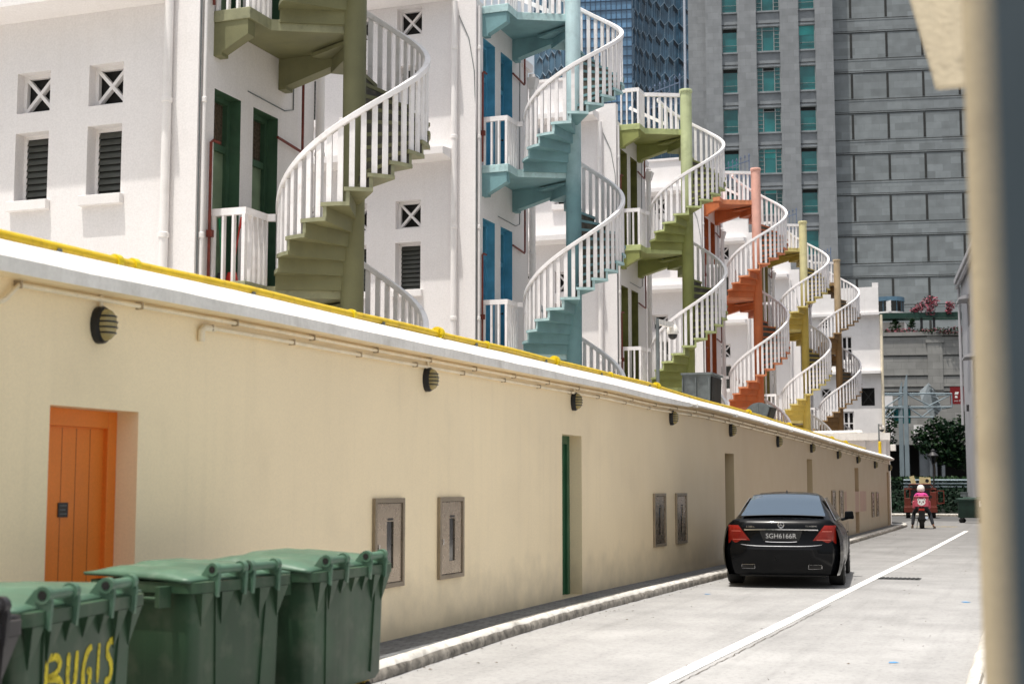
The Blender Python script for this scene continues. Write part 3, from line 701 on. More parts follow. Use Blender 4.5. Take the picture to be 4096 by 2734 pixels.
    hp = MB(); hp.hexa([(XF - .1, Y1 + .70, 10.75), (XF + .06, Y1 + .70, 10.75), (XF + .06, Y1 + .86, 10.75), (XF - .1, Y1 + .86, 10.75), (XF - .16, Y1 + .64, 11.0), (XF + .12, Y1 + .64, 11.0), (XF + .12, Y1 + .92, 11.0), (XF - .16, Y1 + .92, 11.0)]); hp.build('hopper', 'whitetrim', t)
    for (pts, rr) in ((((-2.02, Y0 - .02, 11.4), (-1.80, Y0 - .015, 10.9), (-1.68, Y0 - .01, 10.2), (XF + .012, Y0 + .03, 8.6), (XF + .012, Y0 + .05, 4.2)), .009), (((XF + .012, 1.18, 11.3), (XF + .012, 1.16, 7.4), (XF + .012, .9, 7.32), (XF + .012, -.2, 7.34)), .009)):
        cb_ = MB(); cb_.tube(pts, rr, 5); cb_.build('cable', 'galv', t)
    # iron spikes at the roof terrace
    s_ = MB(); A = (-1.35, 1.15); B = (-.42, 1.05)
    s_.bar((A[0], A[1], 12.72), (B[0], B[1], 12.74), .03, .03); s_.bar((A[0], A[1], 13.15), (B[0], B[1], 13.38), .03, .03); s_.bar((B[0], B[1], 11.7), (B[0], B[1], 13.55), .035, .035); s_.bar((A[0], A[1], 11.6), (A[0], A[1], 13.2), .03, .03)
    for i in range(7):
        k = i / 6; x = A[0] + (B[0] - A[0]) * k; y = A[1] + (B[1] - A[1]) * k; zt = 13.28 + .26 * k
        s_.bar((x, y, 12.7), (x, y, zt), .02, .02); s_.lathe([(.004, 0), (.032, .03), (.001, .12)], 4, 0, (x, y, zt)); s_.bar((x - .05, y, zt + .0), (x + .05, y, zt), .014, .014)
    for i in range(6):
        k = (i + .5) / 6; x = A[0] + (B[0] - A[0]) * k; y = A[1] + (B[1] - A[1]) * k
        s_.tube([(x + .06 * cos(a * pi / 5), y, 12.83 + .06 * sin(a * pi / 5)) for a in range(10)], .009, 5, closed=True)
    s_.build('spike_grille', 'spike', t)
    # low white roof-terrace wall with a sloped top, behind the landing rail
    q = MB(); q.bar((-1.95, 1.05, 12.75), (-.80, .98, 12.12), .07, .09); q.bar((-.80, .98, 11.66), (-.80, .98, 12.2), .06, .06); q.bar((-1.35, 1.02, 11.66), (-1.35, 1.02, 12.4), .06, .06); q.build('terrace_rail', 'rail', t)
    return t

# ------------------------------------------------------------------ spiral staircases
RO = 1.10
def staircase():
    t = thing('spiral_staircase', 'x', 'staircase', (COLX, CY[0], 0), 0, 'painted spiral staircases behind the shophouses')
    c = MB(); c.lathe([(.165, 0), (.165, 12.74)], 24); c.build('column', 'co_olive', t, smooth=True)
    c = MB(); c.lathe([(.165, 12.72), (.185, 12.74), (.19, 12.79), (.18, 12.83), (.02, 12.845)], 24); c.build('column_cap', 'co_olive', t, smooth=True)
    A0, A1 = 207, 150 + 360
    P = lambda a, r, z: (r * cos(R(a)), r * sin(R(a)), z)
    def flight(z0, z1, nt, a0, a1, kmin=0, ball=True):
        rise = (z1 - z0) / (nt + 1); da = (a1 - a0) / nt
        for i in range(nt):
            a = a0 + da * i; z = z0 + rise * (i + 1); b = MB(); th = .055
            arc = [a - 1.3 + (da + 4.0) * j / 4 for j in range(5)]
            poly = [(RO * cos(R(q)), RO * sin(R(q))) for q in arc] + [(.13 * cos(R(q)), .13 * sin(R(q))) for q in (arc[-1], arc[0])]
            b.prism(poly, z - th, z, 0)
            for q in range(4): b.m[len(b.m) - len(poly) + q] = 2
            # top face gets the worn concrete
            b.m[len(b.m) - len(poly) - 1] = 1
            # riser below the nosing
            u = Vector((cos(R(a)), sin(R(a)), 0)); v = Vector((-sin(R(a)), cos(R(a)), 0)); zb = z - rise - th + .001
            o = u * .13; e_ = u * (RO - .02); k = v * .055
            b.hexa([(*o.xy, zb), (*e_.xy, zb), (*(e_ + k).xy, zb), (*(o + k).xy, zb), (*o.xy, z - th - .001), (*e_.xy, z - th - .001), (*(e_ + k).xy, z - th - .001), (*(o + k).xy, z - th - .001)], 0)
            b.m[-4] = 1; b.m[-3] = 2
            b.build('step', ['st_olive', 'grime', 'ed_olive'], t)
        # rail
        pts = [P(a0 - 2 + (a1 - a0 + 6) * j / 60, RO - .05, z0 + rise * .7 + (z1 - z0 - .0) * (j / 60) + .93) for j in range(61)]
        r = MB(); r.sweep(pts, .085, .10); r.build('handrail', 'rail', t, bevel=.012)
        stuff = MB()
        for i in range(2 * nt):
            k = (i + .5) / (2 * nt); a = a0 + (a1 - a0) * k; z = z0 + rise * (int(i / 2) + 1); zt = z0 + rise * .7 + (z1 - z0) * ((a - a0 + 2) / (a1 - a0 + 6)) + .89
            u = Vector((cos(R(a)), sin(R(a)), 0)); b = MB() if ball else stuff
            ctr = u * (RO - .05)
            b.bar((ctr.x, ctr.y, z - .005), (ctr.x, ctr.y, zt), *(.036, .074), 0, tuple(u.cross(Vector((0, 0, 1)))))
            if ball: b.build('baluster', 'rail', t)
        if not ball:
            o = stuff.build('balusters', 'rail', t); o['kind'] = 'stuff'
    flight(FL[0], FL[1], 18, A0, A1); flight(FL[1], FL[2], 16, A0, A1); flight(.10, FL[0], 20, A1 - 336, A1, ball=False)
    for li, z in enumerate(FL):
        s_ = MB(); poly = [(-1.648, -1.15), (-1.06, -1.15), (-1.06, -.56), (-.96, -.50), (-.14, -.075), (-.05, .16), (-.60, .87), (-.80, .95), (-1.648, .95)]
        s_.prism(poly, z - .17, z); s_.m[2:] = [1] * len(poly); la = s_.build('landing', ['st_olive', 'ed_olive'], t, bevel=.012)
        for (ya, yb, xe, ze) in ((-1.13, -.95, -1.10, -.38), (.70, .92, -.62, -.34)):
            br = MB(); pg = [(-1.648, -.171), (-1.648, -.65), (-1.52, -.65), (-1.52, -.60), (xe, ze), (xe, -.171)]
            n = len(pg); vs = [(x, ya, z + q) for x, q in pg] + [(x, yb, z + q) for x, q in pg]
            br.add(vs, [tuple(range(n)), tuple(range(2 * n - 1, n - 1, -1))] + [(i, n + i, n + (i + 1) % n, (i + 1) % n) for i in range(n)]); br.build('bracket', 'st_olive', la)
        rl = MB(); zr = z + .98; y_ = -1.10; xe = -1.11
        run = [(-1.645, y_), (xe, y_), (xe, -.54), (-.98, -.48)]
        if li == 2: run += [(-.16, -.09)]
        rl.sweep([(*p, zr) for p in run], .085, .10); ro = rl.build('landing_rail', 'rail', t)
        posts = [(-1.60, y_), (-1.44, y_), (-1.28, y_), (xe, y_), (xe, -.95), (xe, -.81), (xe, -.67), (xe, -.54)]
        if li == 2: posts += [(-.98 + .82 * k, -.48 + .39 * k) for k in (.0, .18, .36, .54, .72, .88)]
        for i, (x, y) in enumerate(posts):
            b = MB(); w_ = .08 if i == 3 else .068; b.bar((x, y, z - .005), (x, y, zr - .04), .05 if i == 3 else .034, w_, 0, (0, 1, 0) if i < 4 else (1, 0, 0)); b.build('baluster', 'rail', ro)
    return t
S0 = shophouse(); T0 = staircase(); index_kids()
nm = ['olive', 'blue', 'green', 'orange', 'mustard', 'tan']
dn = ['green', 'blue', 'moss', 'rust', 'ochre', 'brown']
SL = ['olive green spiral staircase with white rails, nearest and largest', 'pale blue spiral staircase with white rails, second from the left', 'lime green spiral staircase with white rails, in the middle of the row', 'orange spiral staircase with a pink topped column', 'mustard yellow spiral staircase with a pale yellow column top', 'brown and tan spiral staircase, farthest of the row']
HL = ['nearest white shophouse wing with dark green doors and two louvred windows', 'white shophouse wing with bright blue doors beside the blue stair', 'white shophouse wing with moss green doors beside the lime stair', 'white shophouse wing with rust orange doors beside the orange stair', 'white shophouse wing with ochre doors beside the mustard stair', 'farthest white shophouse wing with brown doors beside the tan stair']
for i in range(6):
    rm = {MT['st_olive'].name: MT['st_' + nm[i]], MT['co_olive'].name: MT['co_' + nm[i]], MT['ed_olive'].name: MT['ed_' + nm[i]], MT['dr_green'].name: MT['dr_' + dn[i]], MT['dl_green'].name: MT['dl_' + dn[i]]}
    if i == 0: s_, t_ = S0, T0
    else: s_, t_ = copy_tree(S0, None, rm), copy_tree(T0, None, rm)
    s_.location = (COLX, CY[i], 0); t_.location = (COLX, CY[i], 0)
    s_['label'] = HL[i]; t_['label'] = SL[i]
# broom and dustpan on the first balcony
def broom(name, label, x, y, mat, head, lean):
    t = thing(name, label, 'broom', (x, y, FL[0])); s_ = MB(); s_.tube([(0, 0, .12), (lean, .02, .78)], .012, 8); s_.tube([(lean, .02, .76), (lean * 1.25, .025, .92)], .018, 8); s_.build('broom_handle', mat, t)
    h = MB(); h.hexa([(-.10, -.03, 0), (.10, -.03, 0), (.10, .03, 0), (-.10, .03, 0), (-.06, -.02, .15), (.06, -.02, .15), (.06, .02, .15), (-.06, .02, .15)]); h.build('broom_head', head, t, bevel=.01)
broom('broom', 'red handled broom leaning behind the white balcony bars', COLX - 1.36, CY[0] - 1.0, 'redplas', 'redplas', .10)
broom('broom', 'green handled broom leaning on the balcony wall beside the red one', COLX - 1.52, CY[0] - 1.0, 'grnplas', 'iron', -.06)

# end building past the last staircase
eb = thing('end_building', 'white building with pale ledges and cross vents past the last tan stair', 'building', (0, 86.3, 0))
XE = -8.49; b = MB()
hl = [(-9.66, -8.88, 6.32, 7.37), (-10.75, -10.1, 9.0, 10.5), (-12.0, -11.4, 11.0, 11.6), (-13.4, -12.8, 11.0, 11.6), (-12.0, -11.4, 6.8, 7.4), (-10.75, -10.1, 4.6, 6.0)]
b.holed((0, 0, 0), (1, 0, 0), (0, 0, 1), (0, -1, 0), -18, XE, 0, 11.65, hl, .25)
b.add([(-18, .25, 0), (XE - .01, .25, 0), (XE - .01, .25, 11.6), (-18, .25, 11.6)], [(0, 1, 2, 3)], 1)
b.hexa([(-18, .26, 0), (XE - .03, .26, 0), (XE - 1.6, 8, 0), (-18, 8, 0), (-18, .26, 11.6), (XE - .03, .26, 11.6), (XE - 1.6, 8, 11.6), (-18, 8, 11.6)]); b.hexa([(-18, -.35, 11.65), (XE, -.35, 11.65), (XE - .1, .3, 11.65), (-18, .3, 11.65), (-18, -.35, 13.35), (XE, -.35, 13.35), (XE - .1, .3, 13.35), (-18, .3, 13.35)]); b.box(XE - .35, -.33, 13.35, XE, .0, 13.6)
b.box(-18, -.35, 8.25, XE, -.002, 11.648) if False else None
b.build('wall', ['whitetrim', 'dark'], eb, fix=False)
for z in (8.2, 11.68):
    l = MB(); l.box(-18, -.45, z, XE + .03, -.352 if z > 10 else -.002, z + .16); l.build('ledge', 'whitetrim', eb)
for (a, c, z0, z1) in hl:
    v = MB()
    if z1 - z0 < .8 or a == -9.66:
        mt = 'trim' if a == -9.66 else 'whitetrim'
        v.bar((a, .08, z0), (c, .08, z1), .05, .08, 0, (0, 1, 0)); v.bar((a, .083, z1), (c, .083, z0), .05, .08, 0, (0, 1, 0))
        for q in ((a, a + .05, z0, z1), (c - .05, c, z0, z1), (a + .05, c - .05, z0, z0 + .05), (a + .05, c - .05, z1 - .05, z1)): v.box(q[0], .06, q[2], q[1], .11, q[3])
        v.build('vent', mt, eb)
    else:
        w2 = (a + c) / 2
        for q in ((a, a + .08, z0, z1), (c - .08, c, z0, z1), (w2 - .05, w2 + .05, z0, z1), (a + .08, w2 - .05, z1 - .08, z1), (w2 + .05, c - .08, z1 - .08, z1), (a + .08, w2 - .05, z0, z0 + .08), (w2 + .05, c - .08, z0, z0 + .08), (a + .08, w2 - .05, (z0 + z1) / 2 - .03, (z0 + z1) / 2 + .03), (w2 + .05, c - .08, (z0 + z1) / 2 - .03, (z0 + z1) / 2 + .03)): v.box(q[0], .08, q[2], q[1], .13, q[3])
        v.box(a - .12, -.12, z0 - .14, c + .12, -.002, z0 - .002); v.build('window', 'whitetrim', eb)
pd = MB(); pd.tube([(XE + .10, -.1, .1), (XE + .10, -.1, 11.7)], .085, 8); pd.build('downpipe', 'conduit', eb, smooth=True)

# low white block behind the end of the beige wall
wb = thing('service_block', 'low white block with thick coping behind the far end of the beige wall', 'outbuilding', (0, 0, 0))
b = MB(); b.hexa([(-11, 57.6, 0), (-5.40, 57.6, 0), (-5.95, 62, 0), (-11, 62, 0), (-11, 57.6, 3.38), (-5.40, 57.6, 3.38), (-5.95, 62, 3.38), (-11, 62, 3.38)])
for i in range(7): b.box(-5.43 - .8 * i - .22, 57.52, 0, -5.43 - .8 * i - .1, 57.598, 3.378)
b.build('wall', 'white', wb)
b = MB(); b.hexa([(-11.1, 57.4, 3.38), (-5.36, 57.4, 3.38), (-5.9, 62.1, 3.38), (-11.1, 62.1, 3.38), (-11.1, 57.4, 3.66), (-5.36, 57.4, 3.66), (-5.9, 62.1, 3.66), (-11.1, 62.1, 3.66)]); b.tube([(-9, 57.6, 3.70), (-6.6, 57.6, 3.72)], .06, 8); b.lathe([(.1, 0), (.12, .05), (.08, .12)], 10, 0, (-6.55, 57.6, 3.66)); b.build('coping', 'coping', wb)
b = MB(); b.box(-5.36, 57.35, 2.95, -5.16, 57.55, 3.2); b.build('meter_box', 'coping', wb, bevel=.01)

# rooftop items behind the wall
fb = thing('flue_cowl', 'grey galvanised duct cowl with a black open side above the wall', 'duct', (-6.33, 28.5, .24))
b = MB(); b.hexa([(-.27, -.45, 2.2), (.2, -.45, 2.2), (.2, .45, 2.2), (-.27, .45, 2.2), (-.32, -.5, 3.56), (.26, -.5, 3.56), (.26, .5, 3.56), (-.32, .5, 3.56)])
for i in range(3): b.bar((-.31 + .27 * i, -.49 - .012, 2.3), (-.31 + .27 * i, -.51 - .006, 3.5), .03, .02)
b.box(-.34, -.54, 3.56, .3, .54, 3.60); b.build('cowl_box', 'galv', fb)
b = MB(); b.hexa([(.215, -.42, 2.3), (.232, -.42, 2.3), (.232, .42, 2.3), (.215, .42, 2.3), (.268, -.46, 3.52), (.285, -.46, 3.52), (.285, .46, 3.52), (.268, .46, 3.52)]); b.build('cowl_opening', 'dark', fb)
fb = thing('vent_hood', 'rounded grey sheet metal vent hood showing over the yellow pipe', 'vent hood', (-6.24, 34.6, 3.03))
b = MB(); n = 14; pr = [(-.42, 0)] + [(-.02 + .40 * cos(R(180 - a)), .12 + .44 * sin(R(180 - a))) for a in range(0, 131, 10)] + [(.12, .05), (.05, 0)]
k = len(pr); vs = [(x, -.3, z) for x, z in pr] + [(x, .35, z) for x, z in pr]
b.add(vs, [tuple(range(k)), tuple(range(2 * k - 1, k - 1, -1))] + [(i, k + i, k + (i + 1) % k, (i + 1) % k) for i in range(k)]); b.bar((-.05, -.305, .02), (-.05, -.305, .55), .02, .02); b.build('hood_shell', 'galv', fb)
b = MB(); b.hexa([(.115, -.31, .03), (.16, -.31, .03), (.16, .36, .03), (.115, .36, .03), (.24, -.31, .44), (.30, -.31, .44), (.30, .36, .44), (.24, .36, .44)]); b.build('hood_opening', 'dark', fb)
b = MB(); b.box(-.3, -.2, -2.7, .05, .25, 0); b.build('hood_duct', 'galv', fb)
def cctv(label, base, top, arm, s=1.0):
    t = thing('security_camera', label, 'security camera', base)
    p = MB(); p.tube([(0, 0, -.4), (0, 0, top)], .03 * s, 8); p.build('camera_pole', 'galv', t)
    a = MB(); a.bar((0, 0, top - .06), (arm[0], arm[1], top - .02), .07 * s, .09 * s); a.build('camera_arm', 'helmet', t)
    d = MB(); d.lathe([(.001, .12), (.06, .11), (.10, .05), (.11, -.03), (.10, -.06)], 16, 0, (arm[0], arm[1], top - .12)); d.build('camera_dome', 'helmet', t, smooth=True)
    l = MB(); l.lathe([(.085, 0), (.075, -.05), (.04, -.085), (.001, -.095)], 14, 0, (arm[0], arm[1], top - .18)); l.build('camera_lens', 'lampblk', t, smooth=True)
cctv('white dome security camera on a grey pole before the lime stair', (-5.95, 23.3, 2.9), 1.50, (.03, .95), 1.0)
cctv('dark bellied dome camera on a thin pole above the wall end', (-5.57, 55.3, 2.6), 1.32, (.02, .9), 1.0)
p = MB(); p.tube([(-5.52, 55.0, 2.6), (-5.52, 55.0, 3.2)], .06, 10); p.lathe([(.06, 0), (.045, .05), (.001, .06)], 10, 0, (-5.52, 55.0, 3.2)); tag(p.build('vent_pipe', 'yellow', smooth=True), 'short upright yellow pipe beside the far camera pole', 'pipe')

# ------------------------------------------------------------------ wheelie bins
def bin4(label, x, y, rz, ln, dp, mats, graffiti=False, opened=0.0):
    """front (hinge side, toward the lane) faces +x; long side along y"""
    t = thing('wheelie_bin', label, 'wheelie bin', (x, y, 0), rz, 'wheeled bins by the kerb')
    body, lid = mats; hl, hd = ln / 2, dp / 2; zb, zt = .24, 1.0; tp = .035
    def ring(a, b, z, r=.07, n=4):
        pts = []
        for cx, cy, s0 in ((a - r, b - r, 0), (-a + r, b - r, 90), (-a + r, -b + r, 180), (a - r, -b + r, 270)):
            pts += [(cx + r * cos(R(s0 + 90 * k / n)), cy + r * sin(R(s0 + 90 * k / n)), z) for k in range(n + 1)]
        return pts
    def loft(mb, rings, m=0, cap=(1, 1)):
        n = len(rings[0]); vs = [p for r_ in rings for p in r_]
        fs = [(i * n + j, i * n + (j + 1) % n, (i + 1) * n + (j + 1) % n, (i + 1) * n + j) for i in range(len(rings) - 1) for j in range(n)]
        if cap[0]: fs.append(tuple(range(n - 1, -1, -1)))
        if cap[1]: fs.append(tuple((len(rings) - 1) * n + j for j in range(n)))
        mb.add(vs, fs, m)
    b = MB(); loft(b, [ring(hd - tp - .02, hl - tp - .02, zb - .02), ring(hd - tp, hl - tp, zb + .02), ring(hd - .015, hl - .03, zt)])
    fx = lambda z: hd - tp + (tp - .015) * (z - zb - .02) / (zt - zb - .02)
    b.build('bin_body', body, t, smooth=True, ang=35)
    r_ = MB(); loft(r_, [ring(hd + .005, hl - .01, .955), ring(hd + .03, hl + .02, .96), ring(hd + .03, hl + .02, 1.02), ring(hd - .02, hl - .04, 1.025)], cap=(1, 1)); r_.build('bin_rim', body, t, smooth=True, ang=35)
    ng = max(4, int(ln / .17))
    for i in range(ng):
        gs = MB(); yy = -hl + .10 + (ln - .20) * i / (ng - 1); big = i in (0, 1, ng - 2, ng - 1); hgt = .19 if big else .10; pj = .028; wq = .055 if big else .04
        zt_, zl = .957, .957 - hgt
        gs.add([(fx(zt_) - .004, yy - wq, zt_), (hd + pj, yy - wq, zt_), (hd + pj, yy + wq, zt_), (fx(zt_) - .004, yy + wq, zt_), (fx(zl) + .003, yy, zl), (fx(zl) - .004, yy, zl)], [(0, 1, 2, 3), (1, 4, 2), (0, 5, 4, 1), (3, 2, 4, 5), (0, 3, 5)])
        gs.build('gusset', body, t)
    for s_ in (-1, 1):
        vr = MB(); vr.bar((fx(.3) + .0, s_ * (hl - .26), .28), (fx(.95) + .0, s_ * (hl - .22), .93), .012, .02); vr.build('rib', body, t)
    # lid: domed panel with stepped ribs, hinged on the lane side
    l = MB(); NV = 20
    def lidf(u, v):
        xx = -hd - .04 + (2 * hd + .03) * u; yy = -hl - .03 + (ln + .06) * v; e = min(1, min(u, 1 - u) / .22); f = min(1, min(v, 1 - v) / .10)
        z = 1.035 + (.045 * min(1, e)) * (f ** .5); 
        if .30 < v < .70 and .12 < u < .9: z += .018
        z += opened * (1 - u)
        return (xx, yy, z)
    l.grid(lidf, 12, NV); lo = l.build('bin_lid', lid, t, smooth=True, ang=28, fix=True)
    so_ = lo.modifiers.new('thick', 'SOLIDIFY'); so_.thickness = .018; so_.offset = -1
    # two pairs of hinge brackets with a tube
    for s_ in (-1, 1):
        y0 = s_ * (hl - .30); h = MB()
        for k in (-.13, .13):
            yk = y0 + k; pg = [(hd - .10, 1.02), (hd + .045, .93), (hd + .055, 1.06), (hd + .02, 1.125), (hd - .03, 1.11)]
            n = len(pg); vs = [(px_, yk - .012, pz) for px_, pz in pg] + [(px_, yk + .012, pz) for px_, pz in pg]
            h.add(vs, [tuple(range(n)), tuple(range(2 * n - 1, n - 1, -1))] + [(i, n + i, n + (i + 1) % n, (i + 1) % n) for i in range(n)])
            h.tube([(hd + .012, yk - .02, 1.088), (hd + .012, yk + .02, 1.088)], .04, 12)
        h.tube([(hd + .012, y0 - .15, 1.088), (hd + .012, y0 + .15, 1.088)], .026, 12); h.tube([(hd + .012, y0 - .152, 1.088), (hd + .012, y0 + .152, 1.088)], .02, 10, 1)
        h.build('bin_hinge', [lid, 'dark'], t, smooth=True, ang=35)
    for s_ in (-1, 1):
        h = MB(); yy = s_ * (hl + .02)
        h.tube([(-.20, yy, .97), (-.20, yy + s_ * .09, .93), (.20, yy + s_ * .09, .93), (.20, yy, .97)], .014, 8); h.box(.20, min(yy, yy + s_ * .1), .88, .235, max(yy, yy + s_ * .1), 1.0); h.box(-.235, min(yy, yy + s_ * .1), .88, -.20, max(yy, yy + s_ * .1), 1.0); h.build('bin_handle', body, t, bevel=.004)
    for sx in (-1, 1):
        for sy in (-1, 1):
            wx_, wy_ = sx * (hd - tp - .10), sy * (hl - tp - .12)
            f = MB(); f.box(wx_ - .035, wy_ - .04, .13, wx_ + .035, wy_ + .04, .235); wo = f.build('castor', 'castor' if body == 'binG' else 'iron', t)
            q = MB(); q.lathe([(.03, -.03), (.085, -.03), (.1, -.018), (.1, .018), (.085, .03), (.03, .03)], 18, 0, (wx_ + .02, wy_, .1), 'x'); q.build('wheel', 'rubber', wo, smooth=True)
    if graffiti:
        G = {'B': [[(0, 0), (0, 1)], [(0, 1), (.36, 1.02), (.56, .88), (.52, .68), (.32, .56), (.05, .54)], [(.05, .54), (.46, .5), (.68, .34), (.62, .10), (.4, -.02), (0, -.02)]],
             'U': [[(.06, 1), (.04, .5), (.08, .14), (.2, 0), (.34, .08), (.4, .4), (.42, 1.0)]],
             'G': [[(.42, 1.0), (.24, .94), (.08, .6), (.06, .26), (.16, .0), (.34, -.02), (.40, .2), (.40, .44), (.24, .42)]],
             'I': [[(.1, 1.02), (.1, .06)]],
             'S': [[(.40, .98), (.26, 1.02), (.12, .86), (.14, .66), (.30, .52), (.38, .32), (.34, .08), (.2, 0), (.08, .06)]]}
        mb = MB(); X = 0
        sx_, szl = .232, .195
        for ch, adv in (('B', .86), ('U', .66), ('G', .66), ('I', .38), ('S', .6)):
            for st in G[ch]:
                fine = []
                for (a, c_), (d_, e2) in zip(st, st[1:]):
                    for k in range(5): fine.append((a + (d_ - a) * k / 5, c_ + (e2 - c_) * k / 5))
                fine.append(st[-1])
                for it in range(4): fine = [fine[0]] + [tuple((fine[i - 1][q] + 2 * fine[i][q] + fine[i + 1][q]) / 4 for q in (0, 1)) for i in range(1, len(fine) - 1)] + [fine[-1]]
                vs = []; L_ = len(fine)
                for i, (a, c_) in enumerate(fine):
                    p = Vector((a * sx_ * 1.0, c_ * szl)); q0 = fine[max(i - 1, 0)]; q1 = fine[min(i + 1, L_ - 1)]
                    d_ = Vector(((q1[0] - q0[0]) * sx_, (q1[1] - q0[1]) * szl)).normalized(); nn = Vector((-d_.y, d_.x)) * (.0175 if ch != 'I' else .015) * (1 - .35 * (i in (0, L_ - 1))) * random.uniform(.85, 1.15)
                    for sgn in (-1, 1):
                        pp_ = p + nn * sgn; yy = -.345 + X + pp_.x; zz = .60 + pp_.y + (X * .02); vs.append((fx(zz) + .003, yy, zz))
                mb.add(vs, [(2 * i, 2 * i + 1, 2 * i + 3, 2 * i + 2) for i in range(L_ - 1)])
            X += adv * sx_
        mb.build('painted_lettering', 'spray', t, fix=False)
    return t
GB = ('binG', 'binL')
bin4('charcoal grey lidded bin cut off by the left picture edge', -4.30, 4.36, R(9), 1.05, .76, ('binK', 'binK'))
bin4('green bin painted with the yellow word BUGIS', -4.65, 5.68, R(11), 1.24, .76, GB, True)
bin4('green bin in the middle of the row with raised lid and side grip', -4.89, 7.62, R(-6), .94, .76, GB, False, .03)
bin4('right hand green bin in front of a steel cabinet', -4.78, 8.82, R(2), 1.24, .76, GB, False, .05)

# ------------------------------------------------------------------ black sedan
def sedan():
    t = thing('parked_car', 'black luxury sedan seen from behind, stopped beside the kerb', 'car', (-3.88, 23.45, 0), R(5.6))
    # rear surface y(x, z)
    prof = [(.20, -1.00), (.27, -1.08), (.36, -1.13), (.50, -1.165), (.60, -1.17), (.64, -1.15), (.665, -1.10), (.70, -1.09), (.80, -1.10), (.90, -1.105), (.98, -1.08), (1.035, -1.05), (1.06, -1.00)]
    def ry(x, z):
        k = min(1, abs(x) / .93); return interp(prof, z) + .09 * k ** 2 + .32 * max(0, (k - .72) / .28) ** 2.2
    hw = [(.20, .87), (.30, .905), (.45, .93), (.60, .935), (.75, .925), (.88, .89), (.98, .83), (1.04, .76), (1.06, .72)]
    # body side profile: (x,z) loop per station
    st = []   # y, half width scale, z of shoulder/deck, bottom
    stations = [(-.95, .955, 1.055), (-.75, .985, 1.055), (-.45, 1.0, 1.05), (0, 1.0, 1.03), (.6, 1.0, 1.0), (1.4, 1.0, .985), (2.3, .995, .98), (2.9, .985, .97), (3.4, .96, .92), (3.75, .90, .82), (3.98, .78, .66), (4.06, .66, .58)]
    Zs = [p[0] for p in hw]
    b = MB(); rows = []
    # first ring = rear cap edge
    NX = 12
    ring0 = [(-W, ry(W, z), z) for z, W in hw]
    cap = [[(-W + 2 * W * i / NX, ry(-W + 2 * W * i / NX, z), z) for i in range(NX + 1)] for z, W in hw]
    vs = [p for r_ in cap for p in r_]
    b.add(vs, [(j * (NX + 1) + i, j * (NX + 1) + i + 1, (j + 1) * (NX + 1) + i + 1, (j + 1) * (NX + 1) + i) for j in range(len(hw) - 1) for i in range(NX)])
    def side(sgn):
        rings = [[(sgn * W, ry(W, z), z) for z, W in hw]]
        for (y, s_, zt) in stations:
            k = (zt - .20) / (1.06 - .20); rings.append([(sgn * W * s_, y + (.12 * (1 - abs(z - .6) / .6) if y > 3.9 else 0), .20 + (z - .20) * k) for z, W in hw])
        n = len(hw); v2 = [p for r_ in rings for p in r_]
        b.add(v2, [(i * n + j, i * n + j + 1, (i + 1) * n + j + 1, (i + 1) * n + j) for i in range(len(rings) - 1) for j in range(n - 1)])
        return rings
    ra, rb = side(-1), side(1)
    # deck / bonnet across the top, and floor
    for k in (-1, 0):
        for i in range(len(ra) - 1):
            m0 = [tuple((ra[i][k][q] * (1 - u) + rb[i][k][q] * u) for q in range(3)) for u in (0, .25, .5, .75, 1)]; m1 = [tuple((ra[i + 1][k][q] * (1 - u) + rb[i + 1][k][q] * u) for q in range(3)) for u in (0, .25, .5, .75, 1)]
            cr = .025 if k == -1 else 0
            m0 = [(p[0], p[1], p[2] + cr * (1 - (2 * u - 1) ** 2)) for p, u in zip(m0, (0, .25, .5, .75, 1))] if i > 0 else m0
            m1 = [(p[0], p[1], p[2] + cr * (1 - (2 * u - 1) ** 2)) for p, u in zip(m1, (0, .25, .5, .75, 1))]
            b.add(m0 + m1, [(j, j + 1, 6 + j, 5 + j) for j in range(4)])
    b.add(ra[-1] + rb[-1], [(j, j + 1, len(hw) + j + 1, len(hw) + j) for j in range(len(hw) - 1)])
    body = b.build('body', 'carblk', t, smooth=True, weld=True, ang=32)
    # greenhouse
    gs = [(-.62, .755, 1.05, .02), (-.42, .765, 1.14, 0), (.02, .755, 1.33, 0), (.35, .74, 1.425, 0), (.9, .735, 1.465, 0), (1.5, .73, 1.455, 0), (1.95, .735, 1.38, 0), (2.4, .75, 1.18, 0), (2.75, .76, .99, 0)]
    g = MB(); rings = []
    for (y, wb_, zt, _) in gs:
        zb = .985; hh = max(.001, zt - zb); wt = wb_ - .20 * min(1, hh / .46)
        rings.append([(-wb_ - .06, y, zb), (-wb_ - .03, y, zb + hh * .1), (-(wb_ + wt) / 2 - .02, y, zb + hh * .55), (-wt, y, zt - .05 * min(1, hh / .3)), (-wt * .86, y, zt - .008), (-wt * .45, y, zt + .012), (0, y, zt + .018), (wt * .45, y, zt + .012), (wt * .86, y, zt - .008), (wt, y, zt - .05 * min(1, hh / .3)), ((wb_ + wt) / 2 + .02, y, zb + hh * .55), (wb_ + .03, y, zb + hh * .1), (wb_ + .06, y, zb)])
    n = len(rings[0]); g.add([p for r_ in rings for p in r_], [(i * n + j, i * n + j + 1, (i + 1) * n + j + 1, (i + 1) * n + j) for i in range(len(rings) - 1) for j in range(n - 1)])
    g.build('roof', 'carblk', t, smooth=True, ang=50)
